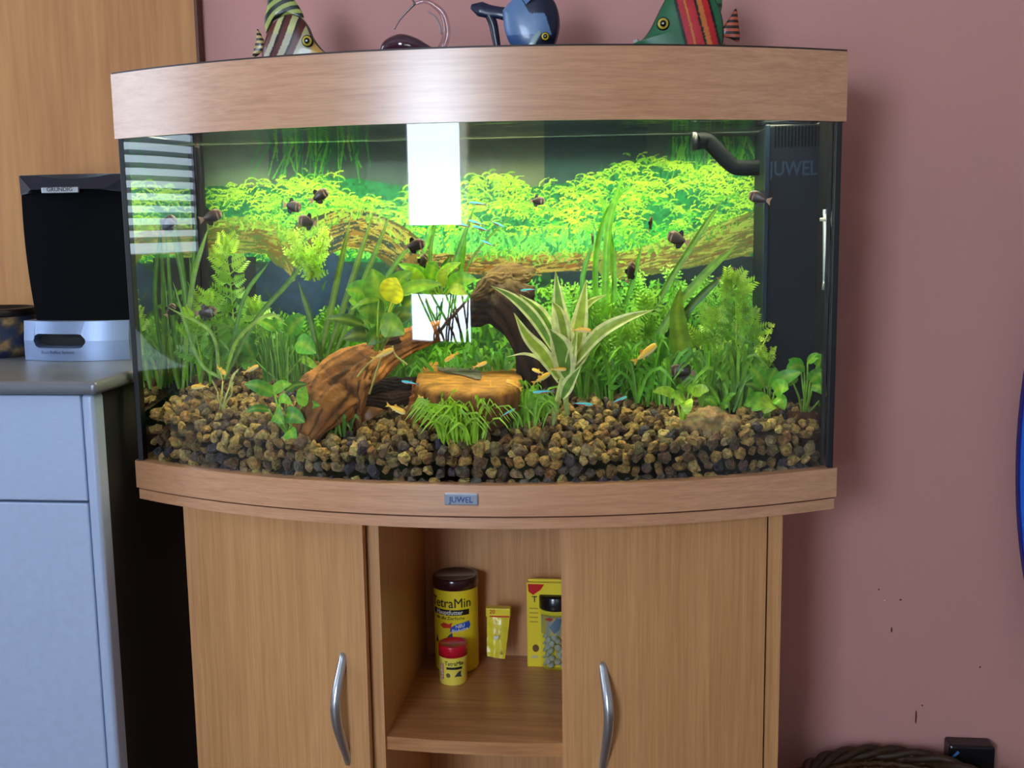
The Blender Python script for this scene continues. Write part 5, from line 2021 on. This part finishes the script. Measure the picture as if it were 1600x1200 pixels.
# flat yellow packs behind the jar
Yk = -0.088
for k_, (dx, dy, dz, lab) in enumerate([(0, 0, 0, 'yellow food pack with a red corner in front of its twin behind the jar'), (.0015, .008, .0022, 'yellow food pack leaning hindmost behind the jar')]):
    a, b_ = at(824, 1026, Yk), at(899, 912, Yk)
    pk = thing('food_pack', lab, 'packet', (a[0], Yk+dy, ZS))
    x0, x1, z1_ = a[0]+dx, b_[0]+dx, b_[2]+dz*1.4
    cd = box('card', M_YEL, pk, x0, x1, Yk+dy, Yk+dy+.006, ZS, z1_, .001)
    if k_ == 0:
        y_ = Yk-.0004
        mb = MB()
        mb.add([(x0+.002, y_, z1_-.002), (x0+.027, y_, z1_-.002), (x0+.021, y_, z1_-.011), (x0+.010, y_, z1_-.019), (x0+.003, y_, z1_-.014)], [(4, 3, 2, 1, 0)], lin((206, 30, 30)))
        mb.build('red_corner', M_PRINT, cd, False)
        facing_text('lettering', 'T', .013, M_INK, cd, (x0+.012, y_, z1_-.026), True)
        for zc2 in (1, 2, 3, 4):
            box('print_line', flat((190, 160, 40), .5), cd, x0+.004, x0+.017, y_, y_+.0004, z1_-.034-.007*zc2, z1_-.0325-.007*zc2)
        mb = MB()
        mb.add([(x0+.013+.005*math.cos(q*PI/8), y_, ZS+.030+.006*math.sin(q*PI/8)) for q in range(16)], [tuple(range(16))[::-1]], lin((120, 84, 50)))
        mb.build('round_print', M_PRINT, cd, False)
        box('pale_label', flat((216, 206, 150), .5), cd, x0+.006, x0+.016, y_, y_+.0004, ZS+.014, ZS+.0185)

# jar of tablets
cj = atz(869, 1049, ZS)
rj = 53*ppm(cj[1])/2
Yj = cj[1]+rj
xj = at(869, 1049, Yj)[0]
hj = at(869, 953, Yj-rj)[2]-ZS
ht = at(869, 926, Yj)[2]-ZS
jr = thing('tablet_jar', 'clear jar of pale tablets with a dark lid on the shelf', 'jar', (xj, Yj, ZS))
mb = MB()
lathe(mb, [(0, .0005), (rj*.94, .0005), (rj, .004), (rj, hj-.006), (rj*.93, hj)], (xj, Yj, ZS), 48)
mb.build('glass_wall', fresnel_sheet('jar_glass', 1.5, 0.0, (.95, .97, .96)), jr)
mb = MB()
lathe(mb, [(rj*.9, hj-.003), (rj*1.05, hj-.003), (rj*1.06, hj), (rj*1.06, ht-.002), (rj*1.0, ht), (0, ht)], (xj, Yj, ZS), 48)
mb.build('lid', flat((17, 18, 26), .25, coat=.4), jr)
M_TAB = flat((176, 180, 158), .8)
mb = MB()
lathe(mb, [(0, -.0022), (.0040, -.0022), (.0050, -.0012), (.0050, .0012), (.0040, .0022), (0, .0022)], (0, 0, 0), 14)
tme = mb.mesh('tablet')
tme.materials.append(M_TAB)
nt_ = 0
for lay in range(9):
    rr_ = rj-.0062
    cnt = 7
    for q in range(cnt):
        a = 2*PI*(q+.5*(lay % 2))/cnt+random.uniform(-.15, .15)
        o = bpy.data.objects.new('tablet', tme)
        COL.objects.link(o)
        o.location = (xj+rr_*math.cos(a), Yj+rr_*math.sin(a), ZS+.0068+lay*.0056)
        o.rotation_euler = (random.uniform(.6, 1.4), random.uniform(-.4, .4), a+PI/2+random.uniform(-.4, .4))
        tag(o, 'pale round tablet inside the clear jar', 'tablet', 'tablets in the jar')
        nt_ += 1

# the jar's paper insert
mb = MB()
lathe(mb, [(rj*.965, .055), (rj*.965, hj-.012)], (xj, Yj, ZS), 48)
front_ = [f for f in mb.f if all(mb.v[i][1] < Yj-.2*rj for i in f)]
mb.f = front_
mb.c = [lin((150, 164, 160)) if math.sin(v[0]*420+v[2]*160) > .1 else lin((196, 180, 90)) for v in mb.v]
mb.build('paper_label', M_PRINT, jr)
wrap_poly('red_fish_print', [(-.008, -.001), (0, .003), (.007, .002), (.003, -.003)], flat((196, 70, 50), .5), jr, (xj, Yj, ZS), rj*.985, -PI/2-.35, hj-.016)
wrap_poly('blue_fish_print', [(-.009, -.002), (.002, .013), (.010, .010), (.006, -.006), (-.002, -.012)], flat((90, 116, 140), .5), jr, (xj, Yj, ZS), rj*.985, -PI/2+.05, hj-.026)

# ================================================================ right-hand side
# wicker basket
bkx, bky, bkz, bkr = 0.585, -0.185, at(1400, 1180, -0.045)[2], 0.148
bk = thing('wicker_basket', 'dark round wicker basket at the bottom right by the wall', 'basket', (bkx, bky, 0))
for lev in range(15):
    z = .012+(bkz-.02)*lev/14
    rr = bkr*(.86+.14*lev/14)
    for half in (0, 1):
        mb = MB()
        P = []
        for j in range(73):
            a = 2*PI*j/72
            w = .0042*(1 if (j+lev+half) % 2 else -1)
            P.append((bkx+(rr+w)*math.cos(a), bky+(rr+w)*math.sin(a), z+half*.009))
        tube(mb, P, .0046, 6, lin((random.uniform(70, 110), random.uniform(42, 60), 22)), 74)
        mb.build('woven_strand', vcol('wicker', .55, .4, .35, 150), bk)
for j in range(36):
    a = 2*PI*j/36
    mb = MB()
    tube(mb, [(bkx+bkr*.86*math.cos(a), bky+bkr*.86*math.sin(a), .004), (bkx+bkr*math.cos(a), bky+bkr*math.sin(a), bkz)], .0034, 6, lin((84, 52, 26)), 3)
    mb.build('stake', vcol('wicker', .55, .4, .35, 150), bk)
for q in range(3):
    mb = MB()
    P = [(bkx+(bkr+.006*math.cos(8*2*PI*j/72+q*2.1))*math.cos(2*PI*j/72), bky+(bkr+.006*math.cos(8*2*PI*j/72+q*2.1))*math.sin(2*PI*j/72), bkz+.006*math.sin(8*2*PI*j/72+q*2.1)) for j in range(73)]
    tube(mb, P, .0058, 7, lin((58, 36, 18)), 150)
    mb.build('rim', vcol('wicker', .55, .4, .35, 150), bk)
mb = MB()
lathe(mb, [(0, .006), (bkr*.86, .006)], (bkx, bky, 0), 36, lin((60, 36, 18)))
mb.build('base', vcol('wicker', .55, .4, .35, 150), bk)

# black adapter on the wall
p0, p1 = at(1481, 1200, -.03), at(1555, 1166, -.03)
ad_ = thing('power_adapter', 'small black box on the wall behind the basket', 'adapter', ((p0[0]+p1[0])/2, -.02, p0[2]-.05))
bx_ = box('case', flat((14, 16, 24), .3), ad_, p0[0], p1[0], -.034, -.0005, p1[2]-.085, p1[2], .004)
q = at(1493, 1178, -.0345)
mb = MB()
tube(mb, [at(1488, 1184, -.0347), at(1498, 1175, -.0347)], .0022, 6, lin((60, 130, 210)), 4)
mb.build('painted_gleam', M_PAINT, bx_)  # bluish gleam on the case, painted as a solid streak

# blue board leaning at the right
cb = at(1588, 690, -.02)
bb = thing('blue_board', 'blue rounded foam board with a darker edge at the right border', 'board', (cb[0]+.23, -.026, 0))
A_, B_ = .50, .225
zcb = cb[2]


def board(name, a, b, y0, y1, col, rough):
    mb = MB()
    n = 96
    ring = [(cb[0]+B_+b*math.cos(2*PI*j/n), zcb+a*math.sin(2*PI*j/n)) for j in range(n)]
    vs_ = [(x, y0, z) for x, z in ring]+[(x, y1, z) for x, z in ring]
    mb.add(vs_, [tuple(range(n)), tuple(range(n, 2*n))[::-1]]+[(j, n+j, n+(j+1) % n, (j+1) % n) for j in range(n)])
    return mb.build(name, flat(col, rough), bb, False)


board('core', A_, B_, -.033, -.02, (16, 26, 140), .5)
board('deck', A_-.006, B_-.002, -.036, -.033, (30, 110, 235), .4)
mb = MB()
tube(mb, [(cb[0]+B_, -.026, 0), (cb[0]+B_, -.026, zcb-A_+.01)], .012, 12, lin((20, 30, 120)), 3)
mb.build('stand', vcol('stand_plastic', .5), bb)
